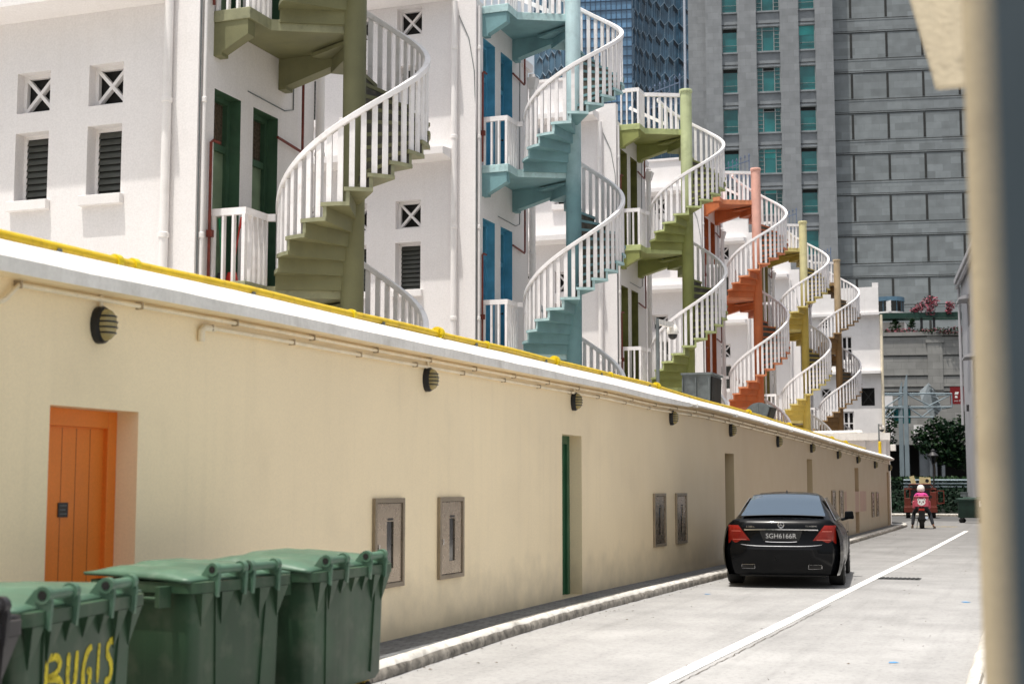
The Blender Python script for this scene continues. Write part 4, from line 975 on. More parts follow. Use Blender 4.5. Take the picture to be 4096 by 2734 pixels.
    # rear window patch following the rear slope
    def rear(u, v):
        y = -.565 + (.29 + .565) * v; z = interp([(-.62, 1.05), (-.42, 1.14), (.02, 1.33), (.35, 1.425)], y); hh = z - .985; wt = .755 - .20 * min(1, hh / .46)
        ww = wt * .93 if v > .02 else wt * .92; x = -ww + 2 * ww * u; k = abs(2 * u - 1)
        zc = z + .018 * (1 - k ** 2) - .012 * k ** 6 * (1 if v > .1 else 0); return (x, y - .022, zc + .024)
    q = MB(); q.grid(rear, 16, 10); rw = q.build('rear_window', 'carglass', t, smooth=True); 
    sr = MB(); sr.tube([Vector(rear(u / 16, 0)) + Vector((0, -.004, .002)) for u in range(17)], .006, 6); sr.tube([Vector(rear(u / 16, 1)) + Vector((0, 0, .002)) for u in range(17)], .007, 6); sr.build('window_seal', 'trim', rw)
    for s_ in (-1, 1):
        sw = MB(); pts_b = [(.05, 1.06), (2.45, 1.02)]; 
        def sidew(u, v, s_=s_):
            yb = -.05 + 2.45 * u; yt = .42 + 1.42 * u; y = yb + (yt - yb) * v; z = 1.03 + (.36 - .02) * v
            xb = .775 + (.585 - .775) * v; return (s_ * (xb + .022), y, z)
        sw.grid(sidew, 8, 3); so2 = sw.build('side_window', 'carglass', t, smooth=True)
        ch = MB(); ch.tube([Vector(sidew(u / 8, 0)) + Vector((s_ * .004, 0, -.006)) for u in range(9)], .008, 6); ch.tube([Vector(sidew(0, 0))] + [Vector(sidew(u / 8, 1)) + Vector((s_ * .004, 0, .006)) for u in range(9)], .006, 6); ch.build('chrome_trim', 'chrome', so2)
        mf = 1.0 if s_ > 0 else .86
        mi = MB(); mi.hexa([(s_ * .88 * mf, 2.02, 1.0), (s_ * 1.05 * mf, 2.0, 1.0), (s_ * 1.05 * mf, 2.14, 1.02), (s_ * .88 * mf, 2.16, 1.02), (s_ * .89 * mf, 2.02, 1.14), (s_ * 1.03 * mf, 2.0, 1.15), (s_ * 1.03 * mf, 2.13, 1.13), (s_ * .89 * mf, 2.15, 1.13)]); mi.bar((s_ * .82, 2.08, .99), (s_ * .97, 2.08, 1.03), .08, .05); mm = mi.build('door_mirror', 'carblk', t, bevel=.03, seg=3)
        # tail light
        tl = MB(); NU, NV = 10, 8
        def tf(u, v, s_=s_, o=.008):
            z = .685 + .285 * v; xi = .44 + (.66 - .44) * v; W = interp(hw, z); xo = .83 + .0 * W; x = xi + (xo - xi) * u; y = ry(min(x, W), z) - o * (1 - u * .2)
            return (s_ * x, y, z)
        tl.grid(tf, NU, NV); to = tl.build('tail_light', 'tail', t, smooth=True)
        bd = MB()
        for z0 in (.20, .66): bd.grid(lambda u, v, z0=z0: tf(.14 + .62 * u, z0 + .045 * v, o=.022), 8, 1)
        bd.build('light_band', 'tailhi', to, smooth=True)
        # exhaust trim
        ex = MB(); cx = s_ * .51; zc = .335; hw_, hh_ = .10, .032
        ex.tube([(cx + px_, ry(cx + px_, zc + pz) - .010, zc + pz) for px_, pz in ((-hw_, -hh_), (hw_ * .95, -hh_), (hw_, -hh_ + .01), (hw_, hh_), (-hw_ * .95, hh_), (-hw_, hh_ - .01))], .0032, 6, closed=True)
        eo = ex.build('exhaust_trim', 'chrome', t)
        e2 = MB(); e2.box(cx - hw_, ry(cx, zc) - .004, zc - hh_, cx + hw_, ry(cx, zc) + .05, zc + hh_); e2.build('exhaust', 'dark', eo)
    # chrome strip, plate recess, plate
    cs = MB(); pts = [(x / 20 * .565, ry(x / 20 * .565, .905) - .012, .905 - .006 * (x / 20) ** 2) for x in range(-20, 21)]; cs.sweep(pts, .02, .017); cs.build('chrome_strip', 'chrome', t)
    bl = MB(); bl.tube([(x / 20 * .62, ry(x / 20 * .62, .65) - .012, .648 + .028 * (x / 20) ** 4) for x in range(-20, 21)], [.006 * (1 - (abs(x) / 20) ** 3) + .001 for x in range(-20, 21)], 6); bl.build('bumper_crease', 'chrome', t)  # bright line standing in for the sky's highlight along the bumper ledge
    rc = MB(); pg = [(-.33, .885), (.33, .885), (.27, .73), (.22, .715), (-.22, .715), (-.27, .73)]
    rc.add([(x, ry(0, z) - .004, z) for x, z in pg], [tuple(range(6))[::-1]]); rc.build('plate_recess', 'trim', t, fix=False)
    yp = ry(0, .8) - .016; pl = MB(); pl.box(-.26, yp, .745, .26, yp + .01, .86); po = pl.build('number_plate', 'plateblk', t)
    text('plate_lettering', 'SGH6166R', .106, 'platetx', po, (0, yp - .003, .803), (pi / 2, 0, 0), .0005, 'CENTER', .98)
    hb = MB(); hb.tube([(x / 10 * .24, yp - .004, .712 + .008 * (x / 10) ** 4) for x in range(-10, 11)], .004, 6); hb.build('boot_handle', 'chrome', t)
    # badge: ring with three spokes
    ys_ = ry(0, .975) - .012; em = MB(); em.tube([(.045 * cos(a * pi / 12), ys_, .975 + .045 * sin(a * pi / 12)) for a in range(24)], .0045, 6, closed=True)
    for a in (90, 210, 330): em.bar((0, ys_, .975), (.043 * cos(R(a)), ys_, .975 + .043 * sin(R(a))), .009, .006, 0, (0, 1, 0))
    em.build('emblem', 'chrome', t)
    ba = text('badge_lettering', 'S 300 L', .038, 'chrome', t, (-.47, ry(.47, .945) - .022, .945), (pi / 2, 0, R(-4)), .002, 'CENTER', 1.2)
    text('badge_lettering', '7.5 XTREME', .030, 'chrome', t, (.46, ry(.46, .955) - .022, .955), (pi / 2, 0, R(4)), .002, 'CENTER', 1.1)
    an = MB(); an.hexa([(-.02, .42, 1.44), (.02, .42, 1.44), (.02, .56, 1.455), (-.02, .56, 1.455), (-.006, .44, 1.50), (.006, .44, 1.50), (.006, .48, 1.51), (-.006, .48, 1.51)]); an.build('antenna', 'trim', t)
    for sx in (-1, 1):
        for y, nmw in ((0, 'wheel'), (3.165, 'wheel')):
            wv = thing_part('wheel', t); tr = MB(); xo = sx * .935; xi = sx * .69
            tr.lathe([(.22, -.12), (.31, -.125), (.338, -.10), (.342, 0), (.338, .10), (.31, .125), (.22, .12)], 28, 0, (sx * .805, y, .342), 'x'); w_ = tr.build('wheel', 'rubber', t, smooth=True)
            rm_ = MB(); rm_.lathe([(.22, -.10), (.225, .0), (.22, .10)], 24, 0, (sx * .81, y, .342), 'x')
            for a in range(10): an_ = 2 * pi * a / 10; rm_.bar((sx * .905, y, .342), (sx * .915, y + .215 * cos(an_), .342 + .215 * sin(an_)), .03, .035, 0, (1, 0, 0))
            rm_.build('rim', 'rim', w_)
            ar = MB(); ar.lathe([(.36, -.02), (.375, 0), (.36, .006)], 28, 0, (sx * .925, y, .345), 'x')
    ub = MB(); ub.box(-.66, -.85, .17, .66, 3.6, .24); ub.build('underbody', 'trim', t)
    dp = MB()
    for yy in (1.02, 2.22): dp.bar((.943, yy, .3), (.935, yy, .96), .004, .008, 0, (0, 1, 0))
    dp.box(.945, 1.08, .80, .965, 1.3, .825); dp.build('door_handle', 'trim', t)
    return t
def thing_part(name, parent): return None
sedan()

# ------------------------------------------------------------------ foliage helper
def leaves(mb, c, rad, n, size, mats=1, squash=(1, 1, 1)):
    for _ in range(n):
        d = Vector((random.gauss(0, 1), random.gauss(0, 1), random.gauss(0, 1))).normalized() * (random.random() ** .45)
        p = Vector(c) + Vector((d.x * rad * squash[0], d.y * rad * squash[1], d.z * rad * squash[2]))
        s_ = size * random.uniform(.6, 1.4); u = Vector((random.gauss(0, 1), random.gauss(0, 1), random.gauss(0, .6))).normalized(); v = u.orthogonal().normalized(); v.rotate(Matrix.Rotation(random.uniform(0, 6.28), 3, u))
        mb.add([p - u * s_, p + v * s_ * .45, p + u * s_, p - v * s_ * .45], [(0, 1, 2, 3)], random.randrange(mats))

# ------------------------------------------------------------------ motorbike and rider
mz = R(5)
mb_ = thing('motorcycle', 'black delivery motorcycle waiting at the end of the lane', 'motorcycle', (-4.12, 55.6, 0), mz)
def wheel(y, r, w, nm):
    q = MB(); q.lathe([(r - .09, -w / 2), (r - .03, -w / 2), (r, -w / 5), (r, w / 5), (r - .03, w / 2), (r - .09, w / 2)], 24, 0, (0, y, r), 'x'); wo = q.build('wheel', 'rubber', mb_, smooth=True)
    s_ = MB(); s_.lathe([(.03, -.06), (.05, -.05), (.05, .05), (.03, .06)], 12, 0, (0, y, r), 'x')
    for a in range(6): s_.bar((0, y, r), (0, y + (r - .08) * cos(a * pi / 3), r + (r - .08) * sin(a * pi / 3)), .03, .025, 0, (1, 0, 0))
    s_.build('rim', 'rim', wo)
mb_.scale = (.94, .94, .94)
wheel(0, .31, .19, 'rear'); wheel(1.28, .30, .10, 'front')
b = MB(); b.tube([(0, -.05, .62), (0, .25, .78), (0, .7, .86), (0, .95, .82), (0, 1.05, .6)], [.10, .13, .16, .13, .06], 10); b.tube([(0, .35, .35), (0, .7, .38)], .16, 10); b.build('frame', 'bike', mb_, smooth=True)
b = MB(); b.tube([(0, -.22, .80), (0, .1, .80), (0, .5, .80)], [.11, .14, .13], 10); b.build('seat', 'trim', mb_, smooth=True)
b = MB(); b.box(-.12, -.36, .36, .12, -.28, .72); b.hexa([(-.10, -.36, .70), (.10, -.36, .70), (.12, -.1, .72), (-.12, -.1, .72), (-.09, -.36, .80), (.09, -.36, .80), (.11, -.1, .84), (-.11, -.1, .84)]); b.build('rear_mudguard', 'bike', mb_, bevel=.01)
b = MB(); b.box(-.11, -.385, .72, .11, -.362, .80); b.build('tail_light', 'redplas', mb_, bevel=.008)
b = MB(); b.box(-.11, -.352, .50, .11, -.342, .62); b.build('number_plate', 'platew', mb_)
b = MB(); b.tube([(.17, .45, .32), (.17, 0, .36), (.18, -.30, .44)], [.035, .05, .055], 10); b.build('exhaust', 'chrome', mb_, smooth=True)
b = MB(); b.tube([(-.36, .82, 1.04), (-.2, .95, 1.02), (0, .98, .98), (.2, .95, 1.02), (.36, .82, 1.04)], .014, 8); b.tube([(0, 1.28, .3), (0, .98, 1.0)], .03, 8); b.build('handlebar', 'chrome', mb_, smooth=True)
for s_ in (-1, 1):
    b = MB(); b.tube([(s_ * .27, .9, 1.03), (s_ * .36, .9, 1.22)], .008, 6); b.lathe([(.001, -.01), (.06, -.01), (.06, .01), (.001, .01)], 12, 0, (s_ * .38, .9, 1.25), 'y'); b.build('mirror', 'bike', mb_)
b = MB(); b.tube([(-.16, .30, .30), (-.20, -.02, .02)], .014, 6); b.build('kickstand', 'bike', mb_)
bag = thing('delivery_bag', 'pink insulated delivery bag with a white panda face logo', 'bag', (-4.12, 55.6, 0), mz)
bag.scale = (.91, .91, .93)
b = MB(); b.box(-.28, -.40, .88, .28, .06, 1.26); b.box(-.30, -.42, 1.262, .30, .08, 1.30); b.build('bag_body', 'pink', bag, bevel=.025, seg=3)
for s_ in (-1, 1):
    b = MB(); b.box(s_ * .30 - .055, -.30, .80, s_ * .30 + .055, .02, 1.12); b.build('bag_pocket', 'pink', bag, bevel=.05, seg=3)
def disc(mb, cx, cz, rx, rz, y, rot=0, n=20, m=0):
    mb.add([(cx + rx * cos(2 * pi * i / n) * cos(rot) - rz * sin(2 * pi * i / n) * sin(rot), y, cz + rx * cos(2 * pi * i / n) * sin(rot) + rz * sin(2 * pi * i / n) * cos(rot)) for i in range(n)], [tuple(range(n))], m)
b = MB(); yl = -.4035
disc(b, 0, 1.06, .155, .128, yl); disc(b, -.115, 1.165, .05, .05, yl + .0008, 0, 14, 0); disc(b, .115, 1.165, .05, .05, yl + .0008, 0, 14, 0)
disc(b, -.07, 1.075, .027, .040, yl - .002, -.45, 14, 1); disc(b, .07, 1.075, .027, .040, yl - .002, .45, 14, 1); disc(b, 0, 1.03, .022, .013, yl - .002, 0, 12, 1)
disc(b, -.115, 1.17, .022, .022, yl - .001, 0, 12, 1); disc(b, .115, 1.17, .022, .022, yl - .001, 0, 12, 1); disc(b, 0, .995, .022, .007, yl - .002, 0, 12, 1)
b.build('logo', ['platew', 'panda'], bag, fix=False)
def skinned(name, verts, edges, radii, mat, parent, root=0, sub=2):
    me = bpy.data.meshes.new(name); me.from_pydata(verts, edges, []); me.materials.append(MT[mat])
    o = bpy.data.objects.new(name, me); COL.objects.link(o); o.parent = parent
    sk = o.modifiers.new('skin', 'SKIN')
    if not me.skin_vertices: 
        bm = bmesh.new(); bm.from_mesh(me); bm.verts.layers.skin.verify(); bm.to_mesh(me); bm.free()
    for i, r_ in enumerate(radii):
        sv = me.skin_vertices[0].data[i]; sv.radius = (r_, r_) if not isinstance(r_, tuple) else r_; sv.use_root = (i == root)
    sk.use_smooth_shade = True; ss = o.modifiers.new('sub', 'SUBSURF'); ss.levels = sub; ss.render_levels = sub
    return o
pr = thing('person', 'rider in a pink shirt and white helmet sitting on the motorcycle, feet down', 'person', (-4.12, 55.6, 0), mz)
pr.scale = (.93, .93, .90)
V = [(0, .33, .92), (0, .36, 1.10), (0, .40, 1.30), (0, .42, 1.42), (0, .44, 1.50), (0, .47, 1.60), (0, .46, 1.68),
     (-.19, .40, 1.38), (-.29, .52, 1.16), (-.31, .76, 1.06), (.19, .40, 1.38), (.29, .52, 1.16), (.31, .76, 1.06),
     (-.13, .34, .88), (-.30, .62, .62), (-.36, .50, .20), (-.36, .54, .07), (-.38, .68, .05), (.13, .34, .88), (.32, .60, .62), (.42, .46, .22), (.46, .42, .08), (.52, .54, .05)]
Ed = [(0, 1), (1, 2), (2, 3), (3, 4), (4, 5), (5, 6), (3, 7), (7, 8), (8, 9), (3, 10), (10, 11), (11, 12), (0, 13), (13, 14), (14, 15), (15, 16), (16, 17), (0, 18), (18, 19), (19, 20), (20, 21), (21, 22)]
rad = [.13, .125, .14, .09, .055, .085, .07, .065, .045, .034, .065, .045, .034, .09, .062, .045, .04, .035, .09, .062, .045, .04, .035]
skinned('body', V, Ed, rad, 'skin', pr)
TV = [V[0], V[1], V[2], (0, .415, 1.44), V[7], (-.25, .47, 1.25), V[10], (.25, .47, 1.25)]
skinned('shirt', TV, [(0, 1), (1, 2), (2, 3), (3, 4), (4, 5), (3, 6), (6, 7)], [(.17, .145), (.165, .145), (.185, .155), .09, .09, .075, .09, .075], 'shirt', pr)
skinned('trousers', [V[0], V[13], V[14], (-.36, .50, .12), V[18], V[19], (.44, .44, .14)], [(0, 1), (1, 2), (2, 3), (0, 4), (4, 5), (5, 6)], [(.17, .15), .11, .085, .065, .11, .085, .065], 'trouser', pr)
b = MB(); b.lathe([(.001, .16), (.08, .145), (.135, .07), (.15, -.02), (.145, -.10), (.12, -.13)], 20, 0, (0, .47, 1.66)); b.build('helmet', 'helmet', pr, smooth=True)
b = MB(); b.tube([(-.14, .38, 1.42), (0, .235, 1.28), (.13, .20, 1.12)], .014, 6); b.build('strap', 'trim', pr)
for s_, vv in ((-1, (-.37, .60)), (1, (.49, .47))):
    b = MB(); b.hexa([(vv[0] - .05, vv[1] - .13, 0), (vv[0] + .05, vv[1] - .13, 0), (vv[0] + .05, vv[1] + .15, 0), (vv[0] - .05, vv[1] + .15, 0), (vv[0] - .045, vv[1] - .12, .10), (vv[0] + .045, vv[1] - .12, .10), (vv[0] + .045, vv[1] + .14, .06), (vv[0] - .045, vv[1] + .14, .06)]); b.build('shoe', 'bark', pr, bevel=.02)
for s_ in (-1, 1):     # hands closed on the grips
    palm = Vector((s_ * .32, .80, 1.055)); b = MB(); b.tube([palm + Vector((0, -.05, 0)), palm], [.034, .036], 8)
    for k in range(4): b.tube([palm + Vector((s_ * (.03 - .02 * k), -.005, .02)), palm + Vector((s_ * (.03 - .02 * k), .035, .022)), palm + Vector((s_ * (.03 - .02 * k), .045, -.01)), palm + Vector((s_ * (.03 - .02 * k), .025, -.03))], .009, 6)
    b.tube([palm + Vector((-s_ * .03, -.02, 0)), palm + Vector((-s_ * .045, .02, -.01)), palm + Vector((-s_ * .04, .04, -.02))], .010, 6); b.build('hand', 'skin', pr, smooth=True)

# ------------------------------------------------------------------ small red truck
tr = thing('utility_truck', 'small red open cab truck carrying cream boxes beyond the motorcycle', 'truck', (-5.55, 74.4, 0), R(4))
b = MB(); b.box(-.78, -.35, .30, .78, 1.9, .62); b.box(-.80, -.5, .28, .80, -.36, .56); b.build('chassis', 'truckred', tr, bevel=.02)
b = MB()
for x in (-.74, -.50, .50, .74): b.box(x - .04, -.30, .62, x + .04, -.20, 1.46)
b.box(-.78, -.32, .62, -.46, .7, 1.0); b.box(.46, -.32, .62, .78, .7, 1.30); b.box(-.78, -.32, 1.40, .78, .8, 1.48); b.build('cab', 'truckred', tr, bevel=.02)
b = MB(); b.box(-.46, -.26, .75, .46, -.22, 1.40); b.box(-.40, -.34, 1.48, .50, -.28, 1.66); b.build('windscreen', 'glassdk', tr)
b = MB(); b.tube([(-.55, -.3, 1.48), (-.5, -.3, 1.68), (.5, -.3, 1.68), (.62, -.3, 1.48)], .03, 8); b.bar((.82, -.3, .70), (.98, -.35, .72), .04, .04); b.box(.80, -.34, .72, .84, -.30, 1.38); b.box(1.10, -.34, .72, 1.14, -.30, 1.38); b.box(.84, -.34, 1.33, 1.10, -.30, 1.38); b.box(.84, -.34, .72, 1.10, -.30, .77); b.build('door_frame', 'truckred', tr)
for x in (-.62, .62):
    for y in (-.05, 1.5):
        q = MB(); q.lathe([(.12, -.10), (.25, -.10), (.27, -.05), (.27, .05), (.25, .10), (.12, .10)], 18, 0, (x, y, .27), 'x'); q.build('wheel', 'rubber', tr, smooth=True)
for i, (x, w_, h_, a, lab) in enumerate([(-.28, .22, .42, -14, 'cream box leaning at the left of the truck load'), (.08, .22, .36, 4, 'narrow cream box in the middle of the truck load'), (.36, .34, .34, 0, 'cream box with a round black hole on the truck load')]):
    o = thing('cargo_box', lab, 'box', (-5.55 + x * cos(R(4)) + .0, 74.15 + x * .07, 1.68), R(4), 'cream boxes on the red truck'); o.rotation_euler = (0, R(a), R(4))
    q = MB(); q.box(-w_ / 2, 0, 0, w_ / 2, .4, h_)
    if i == 2: disc(q, 0, h_ / 2, .09, .09, -.004, 0, 16, 1)
    q.build('box', ['cardboard', 'dark'], o, fix=False)
# ------------------------------------------------------------------ right-hand building and far bin
rb_ = thing('grey_building', 'pale grey rendered building on the right with small awnings', 'building', (-3.72, 83.8, 0), R(6.4))
b = MB(); b.holed((0, 0, 0), (0, -1, 0), (0, 0, 1), (-1, 0, 0), 0, 60, 0, 13.0, [(4.5, 6.2, 10.0, 11.2), (7.5, 9.2, 6.3, 7.9)], .15); b.add([(0, 0, 0), (12, 0, 0), (12, 0, 13), (0, 0, 13)], [(3, 2, 1, 0)]); b.box(.16, -60, 0, 12, -.002, 12.98); b.build('wall', 'greywall', rb_, fix=False)
b = MB(); b.box(-.35, -60, 13.0, 12, .2, 13.25); b.tube([(-.2, -60, 12.8), (-.2, .1, 12.8)], .10, 8); b.tube([(-.12, -.1, 12.8), (-.12, -.1, 5)], .08, 8); b.build('eaves', 'greywall', rb_)
for (a, c, z) in ((4.2, 6.5, 11.3), (7.2, 9.5, 8.0)):
    q = MB(); q.hexa([(-.55, -c, z), (-.002, -c, z + .05), (-.002, -a, z + .05), (-.55, -a, z), (-.55, -c, z + .1), (-.002, -c, z + .30), (-.002, -a, z + .30), (-.55, -a, z + .1)]); q.build('awning', 'greywall', rb_)
q = MB(); q.lathe([(.001, .14), (.10, .12), (.14, .04), (.14, 0)], 12, 0, (-.0, -12, 4.2), 'x'); q.build('wall_lamp', 'iron', rb_, smooth=True); q = MB(); q.tube([(-.05, -9, 5.0), (-.05, -14, 5.1)], .025, 6); q.build('wall_pipe', 'iron', rb_); q = MB(); q.box(-.12, -3.5, 5.6, -.002, -3.2, 5.95); q.build('switch_box', 'iron', rb_)
bin4('dark green bin with a white sticker by the grey building', -2.72, 65.2, R(82), 1.15, .80, ('bindk', 'bindk'))
st_ = MB(); st_.box(-2.40, 64.735, .70, -2.18, 64.742, .96); st_.box(-2.34, 64.731, .86, -2.24, 64.734, .92, 1)
sb = [o for o in COL.objects if o.get('label', '').startswith('dark green bin')][0]
so_ = st_.build('sticker', ['platew', 'iron'])
so_.parent = sb; so_.matrix_parent_inverse = (Matrix.Translation((-2.72, 65.2, 0)) @ Matrix.Rotation(R(82), 4, 'Z')).inverted()
bx = MB(); bx.box(-.15, -.12, 0, .15, .12, .16); bx.box(-.17, -.14, .16, .17, .14, .19); bx_ = bx.build('plastic_tub', 'galv', loc=(-3.02, 65.15, 1.14)); tag(bx_, 'small grey tub lying on the far green bin lid', 'tub')

# ------------------------------------------------------------------ verge, rail, lamp, tree, gantry
vg = MB(); vg.add([(-30, 79.35, .1), (30, 79.35, .1), (30, 88.5, 1.1), (-30, 88.5, 1.1), (30, 104, 1.2), (-30, 104, 1.2)], [(0, 1, 2, 3), (3, 2, 4, 5)]); struct(vg.build('verge', 'soil', fix=False))
hd_ = MB()
for _ in range(5200):
    x = random.uniform(-10.5, -2); y = random.uniform(79.8, 88); z = .1 + (y - 79.35) * .11
    p = Vector((x, y, z + random.random() ** 1.5 * .55)); s_ = random.uniform(.08, .17); u = Vector((random.gauss(0, 1), random.gauss(0, 1), random.gauss(0, 1))).normalized(); v = u.orthogonal().normalized()
    hd_.add([p - u * s_, p + v * s_ * .5, p + u * s_, p - v * s_ * .5], [(0, 1, 2, 3)], 0 if random.random() < .85 else 1)
o = hd_.build('ground_cover', ['hedge', 'leaf'], fix=False); o['kind'] = 'stuff'; o['label'] = 'dark leafy ground cover on the bank below the guard rail'
hg = MB()
for _ in range(4200):
    x = random.uniform(-11, -2); y = random.uniform(96, 98); z = 1.15 + random.random() * 1.05
    p = Vector((x, y, z)); s_ = random.uniform(.07, .15); u = Vector((random.gauss(0, 1), random.gauss(0, 1), random.gauss(0, 1))).normalized(); v = u.orthogonal().normalized()
    hg.add([p - u * s_, p + v * s_ * .5, p + u * s_, p - v * s_ * .5], [(0, 1, 2, 3)], 1 if z > 2.0 and random.random() < .8 else 0)
o = hg.build('hedge', ['hedge', 'leaf2'], fix=False); o['kind'] = 'stuff'; o['label'] = 'clipped dark hedge behind the guard rail'
gr = thing('guard_rail', 'pale blue grey metal guard rail of stacked bars above the bank', 'guard rail', (0, 0, 0))
for z in (1.55, 1.74, 1.94):
    q = MB(); q.hexa([(-7.5, 87.8, z - .055), (1.5, 91.1, z - .055), (1.5, 91.2, z - .055), (-7.5, 87.9, z - .055), (-7.5, 87.76, z + .0), (1.5, 91.06, z + .0), (1.5, 91.2, z + .055), (-7.5, 87.9, z + .055)]); q.build('rail', 'gantry', gr)
for i in range(6):
    q = MB(); q.box(-7.4 + 1.75 * i, 87.95 + .64 * i, .9, -7.3 + 1.75 * i, 88.05 + .64 * i, 1.95); q.build('rail_post', 'gantry', gr)
lp = thing('street_lamp', 'black lantern street lamp standing by the guard rail', 'street lamp', (-5.71, 87.0, .9))
q = MB(); q.tube([(0, 0, 0), (0, 0, .5), (0, 0, 2.05)], [.075, .055, .05], 10); q.build('lamp_post', 'iron', lp, smooth=True)
q = MB(); q.lathe([(.08, 2.02), (.10, 2.06), (.20, 2.44), (.205, 2.46)], 6); q.build('lantern', 'glassdk', lp)
q = MB(); q.lathe([(.30, 2.46), (.26, 2.54), (.12, 2.66), (.10, 2.72), (.12, 2.78), (.02, 2.86)], 12); q.build('lantern_cap', 'iron', lp, smooth=True)
def tree(label, x, y, z0, h, blobs, n, size, mats, trunk=.14, name='tree'):
    t = thing(name, label, 'tree', (x, y, z0))
    tk = MB(); tk.tube([(0, 0, -.2), (.05, 0, h * .35), (-.03, .05, h * .6), (.05, 0, h * .85)], [trunk, trunk * .75, trunk * .5, trunk * .15], 8)
    for (bx_, by_, bz, br) in blobs[:5]: tk.tube([(0, 0, h * .4), (bx_ * .5, by_ * .5, (h * .45 + bz) / 2), (bx_, by_, bz)], [trunk * .45, trunk * .3, trunk * .08], 6)
    tk.build('trunk', 'bark', t, smooth=True)
    cr = MB()
    for (bx_, by_, bz, br) in blobs: leaves(cr, (bx_, by_, bz), br, int(n * br * br), size, len(mats))
    cr.build('crown', mats, t, fix=False)
bl_ = [(-.7, 0, 3.9, .9), (.3, .3, 4.4, 1.0), (1.2, 0, 4.2, 1.0), (-.2, -.3, 3.1, .8), (.8, -.4, 3.2, .9), (1.8, .2, 3.4, 1.0), (1.5, 0, 2.5, .9), (.5, .2, 2.4, .7), (2.3, 0, 4.8, .9), (2.0, .2, 2.2, .8)]
tree('dark leafy street tree behind the blue gantry', -7.0, 106.6, 1.2, 4.6, bl_, 420, .16, ['leaf', 'leaf', 'leaf2'])
tree('narrow dark tree partly hidden behind the end building corner', -10.1, 105.8, 1.2, 5.5, [(.2, 0, 5.6, .45), (.35, 0, 4.9, .5), (.1, 0, 4.2, .5), (.3, 0, 3.5, .45)], 420, .14, ['leaf', 'leaf2'])
gt = thing('road_gantry', 'pale blue road gantry with two tapered posts and lattice arms', 'gantry', (0, 0, 0))
for (x, y, top) in ((-8.19, 99.28, 9.1), (-8.66, 100.7, 8.7)):
    q = MB(); q.hexa([(x - .15, y - .12, .9), (x + .15, y - .12, .9), (x + .15, y + .12, .9), (x - .15, y + .12, .9), (x - .13, y - .12, top - .95), (x + .13, y - .12, top - .95), (x + .13, y + .12, top - .95), (x - .13, y + .12, top - .95)]); q.hexa([(x - .13, y - .12, top - .95), (x + .13, y - .12, top - .95), (x + .13, y + .12, top - .95), (x - .13, y + .12, top - .95), (x + .10, y - .12, top), (x + .15, y - .12, top), (x + .15, y + .12, top), (x + .10, y + .12, top)]); q.build('post', 'gantry', gt)
ga = lambda s_, z, d=0: (-9.6 + s_ * .938 - d * .35, 98.76 + s_ * .345 + d * .94, z)
q = MB(); LA = 4.62
for z, d, l0, l1 in ((7.80, 0, 0, LA), (6.90, 0, 0, LA), (6.22, 0, 0, 3.35), (7.80, 1.4, .2, LA), (6.90, 1.4, .2, LA)): q.tube([ga(l0, z, d), ga(l1, z, d)], .055, 8)
for a in (0, LA): q.tube([ga(a, 7.80), ga(a, 6.90)], .05, 8); q.tube([ga(a, 7.8), ga(a, 7.8, 1.4)], .045, 8); q.tube([ga(a, 6.9), ga(a, 6.9, 1.4)], .045, 8)
q.build('truss_chords', 'gantry', gt, smooth=True)
q = MB()
for a, b2, z0, z1 in ((.2, 1.4, 6.95, 7.75), (1.65, 3.2, 7.75, 6.95), (3.0, LA, 6.95, 7.75), (.2, .9, 6.25, 6.85), (1.7, 2.6, 6.85, 6.25), (2.6, 3.4, 6.25, 6.85), (0, .3, 6.25, 6.9)): q.tube([ga(a, z0), ga(b2, z1)], .042, 8)
q.build('truss_braces', 'gantry', gt, smooth=True)
q = MB(); O = Vector(ga(3.25, 7.3, .7)); q.add([O + Vector(v) for v in ((-.55, -.2, .72), (.05, .1, 1.30), (.62, .5, .30), (.20, .1, -1.15), (-.42, -.3, .0), (.85, .3, -.55))], [(0, 1, 4), (1, 3, 4), (1, 5, 3), (1, 2, 5), (0, 4, 3)]); q.build('folded_panel', M('pale_grey_sheet', (.30, .335, .35), .5, .15, 2), gt, fix=False)
q = MB()
for i in range(9): k = i / 8; q.bar(O + Vector((.08 + .30 * min(1, k * 1.2), .02, 1.1 - 2.0 * k)), O + Vector((.45 + .3 * sin(k * 3), .25, .80 - 1.9 * k)), .05, .05)
q.build('louvre_blades', 'galv', gt)
rs = thing('shop_sign', 'red shop sign with white lettering behind the gantry', 'sign', (-5.35, 103.2, 7.3), R(11.2))
q = MB(); q.box(-.15, 0, -.05, 1.2, .12, 1.15); q.build('sign_panel', 'redsign', rs)
q = MB(); q.hexa([(.14, -.006, .62), (.36, -.006, .62), (.36, -.001, .62), (.14, -.001, .62), (.18, -.006, .80), (.44, -.006, .80), (.44, -.001, .80), (.18, -.001, .80)]); q.hexa([(.16, -.006, .38), (.34, -.006, .38), (.34, -.001, .38), (.16, -.001, .38), (.16, -.006, .54), (.30, -.006, .54), (.30, -.001, .54), (.16, -.001, .54)]); q.build('sign_mark', 'platew', rs)
text('sign_lettering', 'ress Post', .17, 'platew', rs, (.42, -.004, .18), (pi / 2, 0, 0), .002)

# ------------------------------------------------------------------ hotel: tower, banded wing, podium with planted deck
be = R(11.2)
ht = thing('hotel_tower', 'grey granite tower with three columns of teal windows', 'building', (-20.81, 118.08, 0), be)
rows = [(24.35 + 3.53 * k - .0, 26.49 + 3.535 * k) for k in range(-3, 8)]
cols = [(-3.32, -2.0, 1), (-.42, 1.57, 3), (3.12, 4.5, 1)]
holes = [(a, c, z0 - 3.42 * 0, z1) for a, c, _ in cols for z0, z1 in rows]
b = MB()
